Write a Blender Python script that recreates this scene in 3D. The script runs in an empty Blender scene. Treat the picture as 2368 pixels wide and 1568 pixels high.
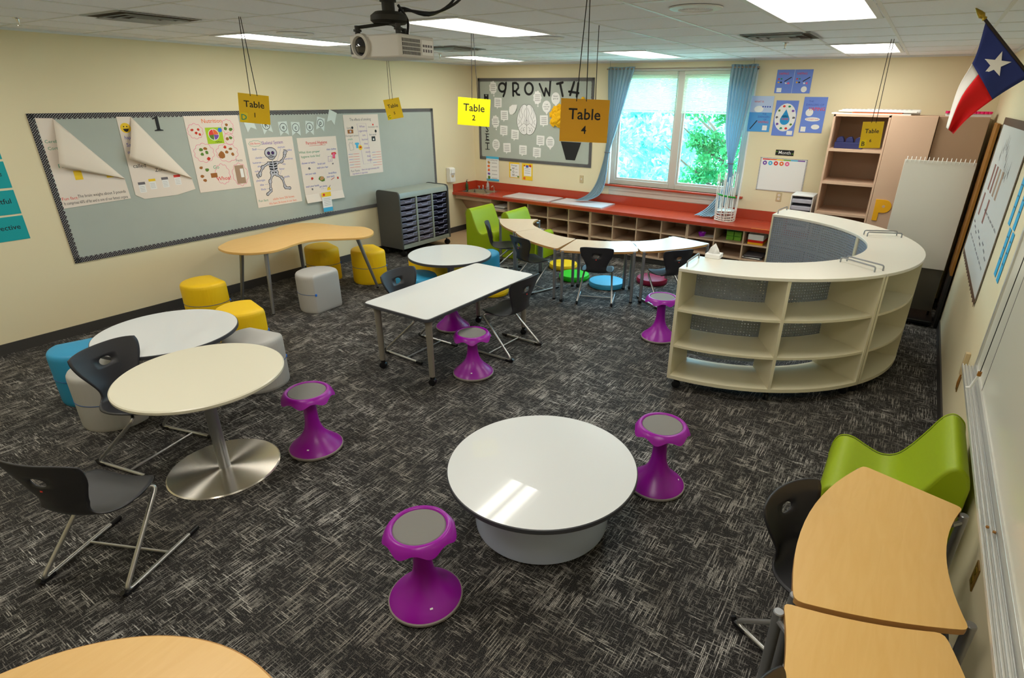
import bpy, bmesh, math, random
from mathutils import Vector, Matrix
PI = math.pi
R = math.radians
rnd = random.Random(7)
SC = bpy.context.scene
COL = SC.collection

# ------------------------------------------------------------------ camera
cd = bpy.data.cameras.new('camera')
cam = bpy.data.objects.new('camera', cd); COL.objects.link(cam)
FPX = 1301.86; YAW = -0.564026; PIT = 0.415462; ROL = 0.013184
fw = Vector((math.sin(YAW)*math.cos(PIT), math.cos(YAW)*math.cos(PIT), -math.sin(PIT)))
rt = Vector((math.cos(YAW), -math.sin(YAW), 0)); up = rt.cross(fw)
r2 = math.cos(ROL)*rt + math.sin(ROL)*up; u2 = -math.sin(ROL)*rt + math.cos(ROL)*up
m = Matrix((r2, u2, -fw)).transposed().to_4x4(); m.translation = (6.8256, -8.4137, 2.28126)
cam.matrix_world = m
cd.sensor_width = 36; cd.lens = FPX/2368*36
cd.shift_x = -(1253.55-1184)/2368; cd.shift_y = (798.0-784)/2368
cd.clip_start = 0.02; cd.clip_end = 400
SC.camera = cam

# ------------------------------------------------------------------ world, sun, exposure
SC.view_settings.view_transform = 'Standard'; SC.view_settings.look = 'None'
SC.view_settings.gamma = 1; SC.view_settings.use_curve_mapping = False
SC.view_settings.exposure = 0.78
w = bpy.data.worlds.new('sky'); SC.world = w; w.use_nodes = True
bgn = w.node_tree.nodes['Background']; bgn.inputs[0].default_value = (0.38, 0.74, 1.0, 1); bgn.inputs[1].default_value = 8.0
sl = bpy.data.lights.new('sun', 'SUN'); sl.energy = 8.0; sl.angle = R(1); sl.color = (1, .95, .85)
so = bpy.data.objects.new('sun', sl); COL.objects.link(so); so.rotation_euler = (R(38), 0, R(-25))
LAMP = 5.2          # strength of the ceiling diffusers
pl = bpy.data.lights.new('window_portal', 'AREA'); pl.shape = 'RECTANGLE'; pl.size = 1.9; pl.size_y = 1.65
pl.cycles.is_portal = True
po = bpy.data.objects.new('window_portal', pl); COL.objects.link(po)
po.location = (3.56, 0.16, 1.85); po.rotation_euler = (R(-90), 0, 0)

# ------------------------------------------------------------------ materials
def s2l(c): return tuple((v/255/12.92 if v/255 <= .04045 else ((v/255+.055)/1.055)**2.4) for v in c)
MATS = {}
def mat(name, rgb=(200,200,200), rough=.5, metal=0, spec=.5, lin=None, noise=0, nscale=30, bump=0, bscale=200, coat=0, trans=0, emit=None, alpha=1):
    if name in MATS: return MATS[name]
    mt = bpy.data.materials.new(name); mt.use_nodes = True
    nt = mt.node_tree; b = nt.nodes['Principled BSDF']
    c = lin if lin else s2l(rgb)
    b.inputs['Base Color'].default_value = (*c, 1); b.inputs['Roughness'].default_value = rough
    b.inputs['Metallic'].default_value = metal; b.inputs['Specular IOR Level'].default_value = spec
    if coat: b.inputs['Coat Weight'].default_value = coat; b.inputs['Coat Roughness'].default_value = .015
    if trans: b.inputs['Transmission Weight'].default_value = trans
    if alpha < 1: b.inputs['Alpha'].default_value = alpha
    if noise or bump:
        tc = nt.nodes.new('ShaderNodeTexCoord')
    if noise:
        n = nt.nodes.new('ShaderNodeTexNoise'); n.inputs['Scale'].default_value = nscale; n.inputs['Detail'].default_value = 3
        nt.links.new(tc.outputs['Object'], n.inputs['Vector'])
        mx = nt.nodes.new('ShaderNodeMix'); mx.data_type = 'RGBA'
        mx.inputs[6].default_value = (*[v*(1-noise) for v in c], 1); mx.inputs[7].default_value = (*[min(1, v*(1+noise)) for v in c], 1)
        nt.links.new(n.outputs['Fac'], mx.inputs[0]); nt.links.new(mx.outputs[2], b.inputs['Base Color'])
    if bump:
        n = nt.nodes.new('ShaderNodeTexNoise'); n.inputs['Scale'].default_value = bscale
        nt.links.new(tc.outputs['Object'], n.inputs['Vector'])
        bp = nt.nodes.new('ShaderNodeBump'); bp.inputs['Strength'].default_value = bump; bp.inputs['Distance'].default_value = .004
        nt.links.new(n.outputs['Fac'], bp.inputs['Height']); nt.links.new(bp.outputs['Normal'], b.inputs['Normal'])
    if emit:
        b.inputs['Emission Color'].default_value = (*emit[:3], 1); b.inputs['Emission Strength'].default_value = emit[3]
    MATS[name] = mt
    return mt
def NN(nt, t, **k):
    n = nt.nodes.new(t)
    for a, v in k.items(): setattr(n, a, v)
    return n
def mth(nt, op, a, b=None, clamp=False):
    n = nt.nodes.new('ShaderNodeMath'); n.operation = op; n.use_clamp = clamp
    for i, v in enumerate((a, b)):
        if v is None: continue
        if isinstance(v, (int, float)): n.inputs[i].default_value = v
        else: nt.links.new(v, n.inputs[i])
    return n.outputs[0]
def mixc(nt, f, a, b):
    n = nt.nodes.new('ShaderNodeMix'); n.data_type = 'RGBA'
    for i, v in ((0, f), (6, a), (7, b)):
        if isinstance(v, (int, float)): n.inputs[i].default_value = v
        elif isinstance(v, tuple): n.inputs[i].default_value = (*v, 1)
        else: nt.links.new(v, n.inputs[i])
    return n.outputs[2]

def carpet_mat():
    mt = bpy.data.materials.new('carpet'); mt.use_nodes = True; nt = mt.node_tree; b = nt.nodes['Principled BSDF']
    tc = NN(nt, 'ShaderNodeTexCoord')
    def noise(sx, sy, sc=1, det=2, rough=.5):
        mp = NN(nt, 'ShaderNodeMapping'); mp.inputs['Scale'].default_value = (sx, sy, 1)
        nt.links.new(tc.outputs['Object'], mp.inputs['Vector'])
        n = NN(nt, 'ShaderNodeTexNoise'); n.inputs['Scale'].default_value = sc; n.inputs['Detail'].default_value = det; n.inputs['Roughness'].default_value = rough
        nt.links.new(mp.outputs[0], n.inputs['Vector']); return n.outputs['Fac']
    def thr(v, lo, hi):
        n = NN(nt, 'ShaderNodeMapRange'); n.inputs['From Min'].default_value = lo; n.inputs['From Max'].default_value = hi
        nt.links.new(v, n.inputs['Value']); return n.outputs[0]
    sp = NN(nt, 'ShaderNodeSeparateXYZ'); nt.links.new(tc.outputs['Object'], sp.inputs[0])
    def threads(across, along, pitch, freq, seed, lo, hi):   # straight yarns: one random strip of noise per yarn
        q = mth(nt, 'MULTIPLY', across, 1/pitch); k = mth(nt, 'FLOOR', q)
        cb = NN(nt, 'ShaderNodeCombineXYZ'); nt.links.new(mth(nt, 'MULTIPLY', k, 7.31), cb.inputs[0]); nt.links.new(mth(nt, 'MULTIPLY', along, freq), cb.inputs[1]); cb.inputs[2].default_value = seed
        n = NN(nt, 'ShaderNodeTexNoise'); n.inputs['Scale'].default_value = 1; n.inputs['Detail'].default_value = 1; nt.links.new(cb.outputs[0], n.inputs['Vector'])
        return mth(nt, 'MULTIPLY', thr(n.outputs['Fac'], lo, hi), mth(nt, 'LESS_THAN', mth(nt, 'FRACT', q), .58))
    ys = threads(sp.outputs[0], sp.outputs[1], .0072, 6.5, 1.3, .52, .58)
    xs = threads(sp.outputs[1], sp.outputs[0], .0078, 11, 5.7, .54, .60)
    ys2 = threads(sp.outputs[0], sp.outputs[1], .0052, 11, 9.1, .57, .62)
    xs2 = threads(sp.outputs[1], sp.outputs[0], .0060, 16, 3.3, .58, .63)
    pat = thr(noise(5, 4, 1.3, 3, .6), .46, .60); pat2 = thr(noise(3, 7, 1.5, 3, .6), .48, .62)
    st = mth(nt, 'MAXIMUM', mth(nt, 'MULTIPLY', ys, pat), mth(nt, 'MULTIPLY', xs, pat2))
    st = mth(nt, 'MAXIMUM', st, mth(nt, 'MULTIPLY', mth(nt, 'MAXIMUM', ys2, xs2), .34))
    tiny = thr(noise(240, 240, 1, 1), .46, .58)
    brk = thr(noise(110, 110, 1, 2), .36, .58)
    st = mth(nt, 'MULTIPLY', st, mth(nt, 'ADD', mth(nt, 'MULTIPLY', brk, .55), .45))
    base = mixc(nt, tiny, s2l((14, 13, 15)), s2l((64, 61, 58)))
    var = thr(noise(1.3, 1.3, 1, 1), .35, .65)
    lite = mixc(nt, var, s2l((162, 156, 146)), s2l((202, 198, 192)))
    nt.links.new(mixc(nt, st, base, lite), b.inputs['Base Color'])
    b.inputs['Roughness'].default_value = .8; b.inputs['Specular IOR Level'].default_value = .25
    bp = NN(nt, 'ShaderNodeBump'); bp.inputs['Strength'].default_value = .5; bp.inputs['Distance'].default_value = .004
    nt.links.new(noise(220, 220, 1, 2), bp.inputs['Height']); nt.links.new(bp.outputs[0], b.inputs['Normal'])
    return mt
def wood_mat(name, c1, c2, rough=.35, sc=1.0):
    mt = bpy.data.materials.new(name); mt.use_nodes = True; nt = mt.node_tree; b = nt.nodes['Principled BSDF']
    tc = NN(nt, 'ShaderNodeTexCoord'); mp = NN(nt, 'ShaderNodeMapping'); mp.inputs['Scale'].default_value = (9*sc, 1.2*sc, 9*sc)
    mp.inputs['Rotation'].default_value = (0, 0, R(20))
    nt.links.new(tc.outputs['Object'], mp.inputs['Vector'])
    n = NN(nt, 'ShaderNodeTexNoise'); n.inputs['Scale'].default_value = 3; n.inputs['Detail'].default_value = 6; n.inputs['Distortion'].default_value = 1.2
    nt.links.new(mp.outputs[0], n.inputs['Vector'])
    nt.links.new(mixc(nt, n.outputs['Fac'], s2l(c1), s2l(c2)), b.inputs['Base Color'])
    b.inputs['Roughness'].default_value = rough; MATS[name] = mt
    return mt
def dot_mat(name, bg, fg, pitch=.015, rad=.21):
    mt = bpy.data.materials.new(name); mt.use_nodes = True; nt = mt.node_tree; b = nt.nodes['Principled BSDF']
    tc = NN(nt, 'ShaderNodeTexCoord'); sp = NN(nt, 'ShaderNodeSeparateXYZ'); nt.links.new(tc.outputs['Object'], sp.inputs[0])
    a = mth(nt, 'ADD', sp.outputs[0], sp.outputs[1]); d = mth(nt, 'SUBTRACT', sp.outputs[0], sp.outputs[1])
    def q(v): return mth(nt, 'SUBTRACT', mth(nt, 'FRACT', mth(nt, 'MULTIPLY', v, 1/pitch/1.414)), .5)
    x, y = q(a), q(d)
    r = mth(nt, 'SQRT', mth(nt, 'ADD', mth(nt, 'MULTIPLY', x, x), mth(nt, 'MULTIPLY', y, y)))
    nt.links.new(mixc(nt, mth(nt, 'LESS_THAN', r, rad), s2l(bg), s2l(fg)), b.inputs['Base Color'])
    b.inputs['Roughness'].default_value = .6; MATS[name] = mt
    return mt
def brushed_mat():
    mt = bpy.data.materials.new('brushed_steel_disc'); mt.use_nodes = True; nt = mt.node_tree; b = nt.nodes['Principled BSDF']
    b.inputs['Base Color'].default_value = (.85, .80, .72, 1); b.inputs['Metallic'].default_value = 1; b.inputs['Roughness'].default_value = .27
    b.inputs['Anisotropic'].default_value = .92; b.inputs['Anisotropic Rotation'].default_value = 0.25
    tg = NN(nt, 'ShaderNodeTangent'); tg.direction_type = 'RADIAL'; tg.axis = 'Z'
    nt.links.new(tg.outputs[0], b.inputs['Tangent'])
    return mt
def diffuser_mat():
    mt = bpy.data.materials.new('lamp_diffuser'); mt.use_nodes = True; nt = mt.node_tree; b = nt.nodes['Principled BSDF']
    tc = NN(nt, 'ShaderNodeTexCoord'); sp = NN(nt, 'ShaderNodeSeparateXYZ'); nt.links.new(tc.outputs['Object'], sp.inputs[0])
    ax = mth(nt, 'ABSOLUTE', sp.outputs[0])                      # two tubes behind the lens
    d = mth(nt, 'ABSOLUTE', mth(nt, 'SUBTRACT', ax, .11))
    n = NN(nt, 'ShaderNodeMapRange'); n.inputs['From Min'].default_value = .03; n.inputs['From Max'].default_value = .10
    n.inputs['To Min'].default_value = 2.35*LAMP; n.inputs['To Max'].default_value = .28*LAMP
    nt.links.new(d, n.inputs['Value']); nt.links.new(n.outputs[0], b.inputs['Emission Strength'])
    b.inputs['Emission Color'].default_value = (1, .955, .86, 1); b.inputs['Base Color'].default_value = (.8, .8, .8, 1)
    return mt
def perf_mat():
    mt = bpy.data.materials.new('perforated_steel'); mt.use_nodes = True; nt = mt.node_tree; b = nt.nodes['Principled BSDF']
    b.inputs['Base Color'].default_value = (.30, .34, .40, 1); b.inputs['Metallic'].default_value = .3; b.inputs['Roughness'].default_value = .45
    uv = NN(nt, 'ShaderNodeUVMap'); sp = NN(nt, 'ShaderNodeSeparateXYZ'); nt.links.new(uv.outputs[0], sp.inputs[0])
    def q(v): return mth(nt, 'SUBTRACT', mth(nt, 'FRACT', mth(nt, 'MULTIPLY', v, 1/.0254)), .5)
    x, y = q(sp.outputs[0]), q(sp.outputs[1])
    r = mth(nt, 'SQRT', mth(nt, 'ADD', mth(nt, 'MULTIPLY', x, x), mth(nt, 'MULTIPLY', y, y)))
    nt.links.new(mth(nt, 'GREATER_THAN', r, .15), b.inputs['Alpha'])
    return mt

M = {}
def mk(k, *a, **kw): M[k] = mat(k, *a, **kw)
M['carpet'] = carpet_mat()
mk('wall_paint', (232,220,184), .7, bump=.15, bscale=400)
mk('wall_pink', (232,215,190), .7)
mk('ceiling_tile', (240,243,252), .9, noise=.05, nscale=60, bump=.4, bscale=500)
mk('grid_white', (225,228,228), .5)
mk('base_dark', (62,60,58), .5)
mk('floor_vinyl', (190,160,125), .6)
mk('white_top', (222,225,226), .32, spec=.3, coat=.5)
mk('cream_top', (226,221,200), .3)
mk('edge_dark', (64,66,72), .45)
M['maple'] = wood_mat('maple', (224,176,98), (236,194,122), .35)
M['maple_pale'] = wood_mat('maple_pale', (216,190,160), (230,206,178), .3)
mk('maple_edge', (190,142,82), .4)
mk('steel_grey', (150,152,155), .35, .7)
mk('steel_light', (190,190,188), .3, .85)
mk('taupe_leg', (150,144,132), .45, .35)
mk('chrome', (215,215,215), .12, 1)
M['disc'] = brushed_mat()
mk('black_plastic', (20,20,22), .3)
mk('chair_black', (44,44,48), .42, bump=.12, bscale=900)
mk('chair_grey', (66,68,74), .42, bump=.12, bscale=900)
mk('purple', (150,4,158), .33, spec=.5)
mk('stool_pad', (128,126,122), .75, bump=.3, bscale=900)
mk('stool_foot', (140,132,126), .6)
mk('yellow_vinyl', (250,204,0), .5, bump=.08, bscale=600)
mk('blue_vinyl', (46,150,196), .5, bump=.08, bscale=600)
mk('grey_vinyl', (186,184,180), .5, bump=.08, bscale=600)
mk('green_foam', (152,176,0), .5)
mk('piping_blue', (38,80,140), .5); mk('tab_blue', (40,120,230), .4)
mk('cush_green', (40,205,10), .5); mk('cush_blue', (70,180,225), .5); mk('cush_red', (150,12,60), .5); mk('cush_yellow', (245,205,0), .5)
mk('laminate_cream', (228,220,190), .38)
mk('laminate_cool', (232,228,214), .33)
M['perf'] = perf_mat()
mk('desk_inner', (112,122,138), .5, .2)
mk('counter_red', (176,62,36), .22, spec=.6)
mk('cubby', (205,176,148), .55); mk('cubby_in', (196,168,142), .6)
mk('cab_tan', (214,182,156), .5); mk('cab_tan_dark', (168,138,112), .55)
mk('stainless', (200,196,188), .25, 1)
mk('fabric_board', (176,184,176), .9, noise=.04, nscale=5, bump=1.0, bscale=5)
M['polka'] = dot_mat('polka_border', (30,24,28), (225,225,225))
mk('paper', (236,224,212), .8); mk('paper_w', (240,240,238), .8); mk('paper_back', (234,222,206), .8)
mk('ink', (14,14,16), .6); mk('ink_grey', (110,105,110), .7); mk('ink_blue', (70,90,190), .7); mk('ink_red', (225,60,50), .7)
mk('ink_green', (40,150,110), .7); mk('ink_purple', (120,80,170), .7); mk('ink_orange', (235,110,50), .7); mk('ink_pink', (235,100,150), .7)
mk('bone', (196,196,206), .7); mk('eye_purple', (70,20,110), .6)
mk('food_red', (200,50,20), .7); mk('food_green', (90,130,40), .7); mk('food_brown', (160,100,40), .7); mk('plate_green', (170,205,20), .6)
mk('post_yellow', (245,205,40), .7); mk('teal_card', (0,160,165), .6); mk('blue_card', (30,170,225), .6)
mk('sign_orange', (236,172,0), .5); mk('sign_yellow', (240,234,0), .45); mk('sign_gold', (240,196,0), .3)
mk('string', (12,12,14), .7)
mk('lamination', (245,215,20), .15)
mk('flower', (250,190,0), .8); mk('pot_black', (28,28,30), .8); mk('brain_white', (235,235,235), .8)
mk('curtain', (176,200,212), .85); mk('curtain_dark', (90,165,190), .85); mk('curtain_grey', (165,178,190), .85)
mk('frame_grey', (196,190,180), .45); mk('frame_brown', (150,132,112), .5); mk('jamb_white', (236,234,228), .5)
mk('blind_slat', (236,236,222), .6)
mk('proj', (205,203,196), .45); mk('proj_dark', (50,50,50), .5); mk('mount', (34,34,28), .6)
mk('cart_grey', (74,74,72), .5); mk('cart_top', (150,158,148), .35); mk('tray', (128,124,140), .2, alpha=.75); mk('tray_edge', (170,175,210), .3)
mk('tray_dark', (38,38,58), .4)
mk('flag_blue', (28,44,110), .8); mk('flag_red', (220,6,14), .8); mk('flag_white', (232,228,222), .8); mk('gold', (170,140,50), .35, .8); mk('pole_dark', (40,30,20), .4)
mk('poster_blue', (110,140,225), .5); mk('poster_pale', (190,208,240), .5); mk('poster_mid', (80,160,225), .5)
mk('p_yellow', (245,180,10), .6); mk('wood_brown', (150,100,30), .4)
mk('wb_white', (222,220,206), .2, spec=.5); mk('alum', (205,205,200), .35, .5)
mk('pink', (240,10,110), .6); mk('navy', (38,44,100), .5); mk('lime_box', (110,170,40), .5)
mk('outlet', (200,180,140), .5); mk('outlet_brown', (120,90,30), .5); mk('black_matte', (16,15,15), .7)
mk('wire_white', (235,233,225), .4); mk('tape_green', (0,150,30), .6)
mk('tree_bark', (80,64,50), .9)
for n_, c_, t_ in (('leaf_deep', (36,122,62), .5), ('leaf_glare', (160,226,220), .5)):  # second leaf colour has the window's glare and overexposure painted in
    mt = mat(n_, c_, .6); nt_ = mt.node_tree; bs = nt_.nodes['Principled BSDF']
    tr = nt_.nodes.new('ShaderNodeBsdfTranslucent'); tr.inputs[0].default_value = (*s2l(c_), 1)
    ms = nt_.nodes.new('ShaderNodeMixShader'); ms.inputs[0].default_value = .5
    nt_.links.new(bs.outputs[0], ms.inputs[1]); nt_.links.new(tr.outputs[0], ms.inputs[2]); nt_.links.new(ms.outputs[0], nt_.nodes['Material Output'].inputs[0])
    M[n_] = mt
for n_ in ('curtain', 'curtain_dark', 'blind_slat'):
    nt_ = M[n_].node_tree; bs = nt_.nodes['Principled BSDF']; c_ = tuple(bs.inputs[0].default_value)
    tr = nt_.nodes.new('ShaderNodeBsdfTranslucent'); tr.inputs[0].default_value = c_
    ms = nt_.nodes.new('ShaderNodeMixShader'); ms.inputs[0].default_value = .45
    nt_.links.new(bs.outputs[0], ms.inputs[1]); nt_.links.new(tr.outputs[0], ms.inputs[2]); nt_.links.new(ms.outputs[0], nt_.nodes['Material Output'].inputs[0])
mk('grass_ground', (190,215,190), .9)
gl = bpy.data.materials.new('window_glass'); gl.use_nodes = True; nt_ = gl.node_tree
nt_.nodes.remove(nt_.nodes['Principled BSDF'])
g1 = nt_.nodes.new('ShaderNodeBsdfTransparent'); g1.inputs[0].default_value = (.93, 1, 1, 1)
g2 = nt_.nodes.new('ShaderNodeBsdfGlossy'); g2.inputs['Roughness'].default_value = .02
g3 = nt_.nodes.new('ShaderNodeMixShader'); g3.inputs[0].default_value = .06
nt_.links.new(g1.outputs[0], g3.inputs[1]); nt_.links.new(g2.outputs[0], g3.inputs[2]); nt_.links.new(g3.outputs[0], nt_.nodes['Material Output'].inputs[0])
M['glass'] = gl
M['diffuser'] = diffuser_mat()

# ------------------------------------------------------------------ mesh builder
FONT_CACHE = {}
def font_mesh(s, bold, align):
    k = (s, bold, align)
    if k in FONT_CACHE: return FONT_CACHE[k]
    c = bpy.data.curves.new('t', 'FONT'); c.body = s; c.size = 1; c.offset = bold; c.align_x = align; c.align_y = 'CENTER'; c.resolution_u = 2; c.fill_mode = 'FRONT'
    o = bpy.data.objects.new('t', c); COL.objects.link(o)
    dg = bpy.context.evaluated_depsgraph_get(); me = bpy.data.meshes.new_from_object(o.evaluated_get(dg))
    vs = [tuple(v.co) for v in me.vertices]; fs = [tuple(p.vertices) for p in me.polygons]
    bpy.data.objects.remove(o); bpy.data.curves.remove(c); bpy.data.meshes.remove(me)
    FONT_CACHE[k] = (vs, fs); return vs, fs
class MB:
    def __init__(s, mt=None):
        s.v = []; s.f = []; s.mi = []; s.mats = []; s.cur = 0; s.uv = None; s.T = None
        if mt: s.m(mt)
    def m(s, k):
        mt = M[k] if isinstance(k, str) else k
        if mt not in s.mats: s.mats.append(mt)
        s.cur = s.mats.index(mt); return s
    def add(s, vs, fs):
        n = len(s.v)
        if s.T is not None: vs = [tuple(s.T @ Vector(v)) for v in vs]
        s.v += [tuple(v) for v in vs]; s.f += [tuple(i+n for i in f) for f in fs]; s.mi += [s.cur]*len(fs); return s
    def box(s, x0, x1, y0, y1, z0, z1):
        v = [(x, y, z) for x in (x0, x1) for y in (y0, y1) for z in (z0, z1)]
        return s.add(v, [(0,1,3,2), (4,6,7,5), (0,4,5,1), (2,3,7,6), (0,2,6,4), (1,5,7,3)])
    def obox(s, c, rz, sx, sy, z0, z1):
        a, b = math.cos(rz), math.sin(rz)
        v = []
        for x in (-sx/2, sx/2):
            for y in (-sy/2, sy/2):
                for z in (z0, z1): v.append((c[0]+a*x-b*y, c[1]+b*x+a*y, z))
        return s.add(v, [(0,1,3,2), (4,6,7,5), (0,4,5,1), (2,3,7,6), (0,2,6,4), (1,5,7,3)])
    def prism(s, poly, z0, z1):
        n = len(poly)
        ar = sum(poly[i][0]*poly[(i+1) % n][1]-poly[(i+1) % n][0]*poly[i][1] for i in range(n))
        if ar < 0: poly = poly[::-1]
        v = [(p[0], p[1], z0) for p in poly]+[(p[0], p[1], z1) for p in poly]
        f = [tuple(range(n-1, -1, -1)), tuple(range(n, 2*n))]+[(i, (i+1) % n, n+(i+1) % n, n+i) for i in range(n)]
        return s.add(v, f)
    def prismy(s, poly, y0, y1):          # profile in x,z extruded along y
        n = len(poly)
        ar = sum(poly[i][0]*poly[(i+1) % n][1]-poly[(i+1) % n][0]*poly[i][1] for i in range(n))
        if ar < 0: poly = poly[::-1]
        v = [(p[0], y0, p[1]) for p in poly]+[(p[0], y1, p[1]) for p in poly]
        f = [tuple(range(n)), tuple(range(2*n-1, n-1, -1))]+[(i, n+i, n+(i+1) % n, (i+1) % n) for i in range(n)]
        return s.add(v, f)
    def lathe(s, prof, n=32, c=(0, 0, 0), f=None):
        v = []; fs = []
        for r, z in prof:
            for i in range(n):
                a = 2*PI*i/n; rr, zz = (r, z) if f is None else f(r, z, a)
                v.append((c[0]+rr*math.cos(a), c[1]+rr*math.sin(a), c[2]+zz))
        for k in range(len(prof)-1):
            for i in range(n):
                j = (i+1) % n; fs.append((k*n+i, k*n+j, (k+1)*n+j, (k+1)*n+i))
        if prof[0][0] > 1e-6: fs.append(tuple(range(n-1, -1, -1)))
        if prof[-1][0] > 1e-6: fs.append(tuple((len(prof)-1)*n+i for i in range(n)))
        return s.add(v, fs)
    def cyl(s, c, r, z0, z1, n=24, r1=None):
        return s.lathe([(r, z0), (r if r1 is None else r1, z1)], n, (c[0], c[1], 0))
    def cylax(s, p, q, r, n=14, r1=None): return s.tube([p, q], r, n, r1)
    def tube(s, pts, r, n=10, r1=None):
        P = [Vector(p) for p in pts]; v = []; fs = []; L = len(P); ref = None
        for k, p in enumerate(P):
            d = (P[min(k+1, L-1)]-P[max(k-1, 0)]).normalized()
            if ref is None: ref = Vector((0, 0, 1)) if abs(d.z) < .9 else Vector((1, 0, 0))
            a = d.cross(ref).normalized(); b = a.cross(d).normalized(); ref = b
            rr = r if r1 is None else r+(r1-r)*k/(L-1)
            for i in range(n):
                t = 2*PI*i/n; v.append(tuple(p+rr*(math.cos(t)*a+math.sin(t)*b)))
        for k in range(L-1):
            for i in range(n):
                j = (i+1) % n; fs.append((k*n+i, (k+1)*n+i, (k+1)*n+j, k*n+j))
        fs.append(tuple(range(n))); fs.append(tuple(range((L-1)*n+n-1, (L-1)*n-1, -1)))
        return s.add(v, fs)
    def sphere(s, c, r, n=14, sz=1):
        k = n//2; return s.lathe([(max(1e-7, r*math.sin(PI*i/k)), -r*sz*math.cos(PI*i/k)) for i in range(k+1)], n, c)
    # flat drawing in the local x,y plane
    def poly(s, pts, z=0): return s.add([(p[0], p[1], z) for p in pts], [tuple(range(len(pts)))])
    def rect(s, x0, y0, x1, y1, z=0): return s.poly([(x0, y0), (x1, y0), (x1, y1), (x0, y1)], z)
    def disc(s, x, y, r, z=0, n=20, ry=None): return s.poly([(x+r*math.cos(2*PI*i/n), y+(ry or r)*math.sin(2*PI*i/n)) for i in range(n)], z)
    def stroke(s, pts, w, z=0, closed=False):
        P = [Vector((p[0], p[1])) for p in pts]; L = len(P); v = []
        for k in range(L):
            a = P[(k-1) % L] if (closed or k > 0) else P[k]; b = P[(k+1) % L] if (closed or k < L-1) else P[k]
            d = b-a; d = d.normalized() if d.length > 0 else Vector((1, 0)); nrm = Vector((-d.y, d.x))*w/2
            v += [(*(P[k]+nrm), z), (*(P[k]-nrm), z)]
        f = []
        for k in range(L if closed else L-1):
            j = (k+1) % L; f.append((2*k, 2*k+1, 2*j+1, 2*j))
        return s.add(v, f)
    def text(s, t, x, y, size, z=.0015, bold=.0, rot=0, align='CENTER', sx=1):
        vs, fs = font_mesh(t, bold, align); a, b = math.cos(rot), math.sin(rot)
        return s.add([(x+size*(a*p[0]*sx-b*p[1]), y+size*(b*p[0]*sx+a*p[1]), z) for p in vs], fs)
    def squig(s, x, y, w, z=.0015, th=.003, amp=.003, n=None):
        n = n or max(6, int(w/.006)); return s.stroke([(x+w*i/n, y+amp*math.sin(i*2.1+x*50)*rnd.uniform(.4, 1)) for i in range(n+1)], th, z)
    def build(s, name, parent=None, smooth=30, bevel=0, seg=2, loc=None, mw=None, solid=0, sub=0):
        me = bpy.data.meshes.new(name); me.from_pydata(s.v, [], s.f)
        for mt in s.mats: me.materials.append(mt)
        me.polygons.foreach_set('material_index', s.mi)
        if s.uv:
            ul = me.uv_layers.new(name='uv')
            for p in me.polygons:
                for li in p.loop_indices: ul.data[li].uv = s.uv[me.loops[li].vertex_index]
        me.update()
        if smooth:
            me.shade_smooth(); me.set_sharp_from_angle(angle=R(smooth))
        o = bpy.data.objects.new(name, me); COL.objects.link(o)
        if parent: o.parent = parent
        if loc: o.location = loc
        if mw is not None: o.matrix_world = mw
        if bevel:
            bm = o.modifiers.new('b', 'BEVEL'); bm.width = bevel; bm.segments = seg; bm.limit_method = 'ANGLE'; bm.angle_limit = R(35)
            bm.harden_normals = False
        if solid:
            q = o.modifiers.new('s', 'SOLIDIFY'); q.thickness = solid; q.offset = 0
        if sub:
            q = o.modifiers.new('u', 'SUBSURF'); q.levels = sub; q.render_levels = sub
        return o
def tag(o, label, cat, group=None, kind=None):
    o['label'] = label; o['category'] = cat
    if group: o['group'] = group
    if kind: o['kind'] = kind
    return o
def thing(name, label, cat, loc=(0, 0, 0), rz=0, group=None, mw=None):
    o = bpy.data.objects.new(name, None); COL.objects.link(o); o.location = loc; o.rotation_euler = (0, 0, rz)
    o.empty_display_size = .1
    if mw is not None: o.matrix_world = mw
    return tag(o, label, cat, group)
def struct(o): o['kind'] = 'structure'; return o
def copy_tree(o, parent=None):
    c = o.copy(); COL.objects.link(c)
    if parent is not None: c.parent = parent
    for ch in list(o.children): copy_tree(ch, c)
    return c
def dup(o, label, loc, rz=0, group=None):
    c = copy_tree(o); c.location = loc; c.rotation_euler = (0, 0, rz); c['label'] = label
    if group: c['group'] = group
    return c
def frame(wall, u, v, off=.002, roll=0):
    """local x to the right, y up, z out of the wall"""
    if wall == 'back': X, Y, Z, p = (1,0,0), (0,0,1), (0,-1,0), (u, -off, v)
    elif wall == 'left': X, Y, Z, p = (0,1,0), (0,0,1), (1,0,0), (off, u, v)
    elif wall == 'right': X, Y, Z, p = (0,-1,0), (0,0,1), (-1,0,0), (7.42-off, u, v)
    mm = Matrix((X, Y, Z)).transposed().to_4x4(); mm.translation = p
    return mm @ Matrix.Rotation(roll, 4, 'Z')
def catmull(P, n=6, closed=True):
    out = []; L = len(P)
    for i in range(L if closed else L-1):
        a, b, c, d = (P[(i-1) % L] if closed or i > 0 else P[i]), P[i], P[(i+1) % L], (P[(i+2) % L] if closed or i+2 < L else P[i+1])
        for k in range(n):
            t = k/n
            out.append(tuple(.5*((2*b[j])+(-a[j]+c[j])*t+(2*a[j]-5*b[j]+4*c[j]-d[j])*t*t+(-a[j]+3*b[j]-3*c[j]+d[j])*t**3) for j in range(len(b))))
    if not closed: out.append(tuple(P[-1]))
    return out
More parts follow.
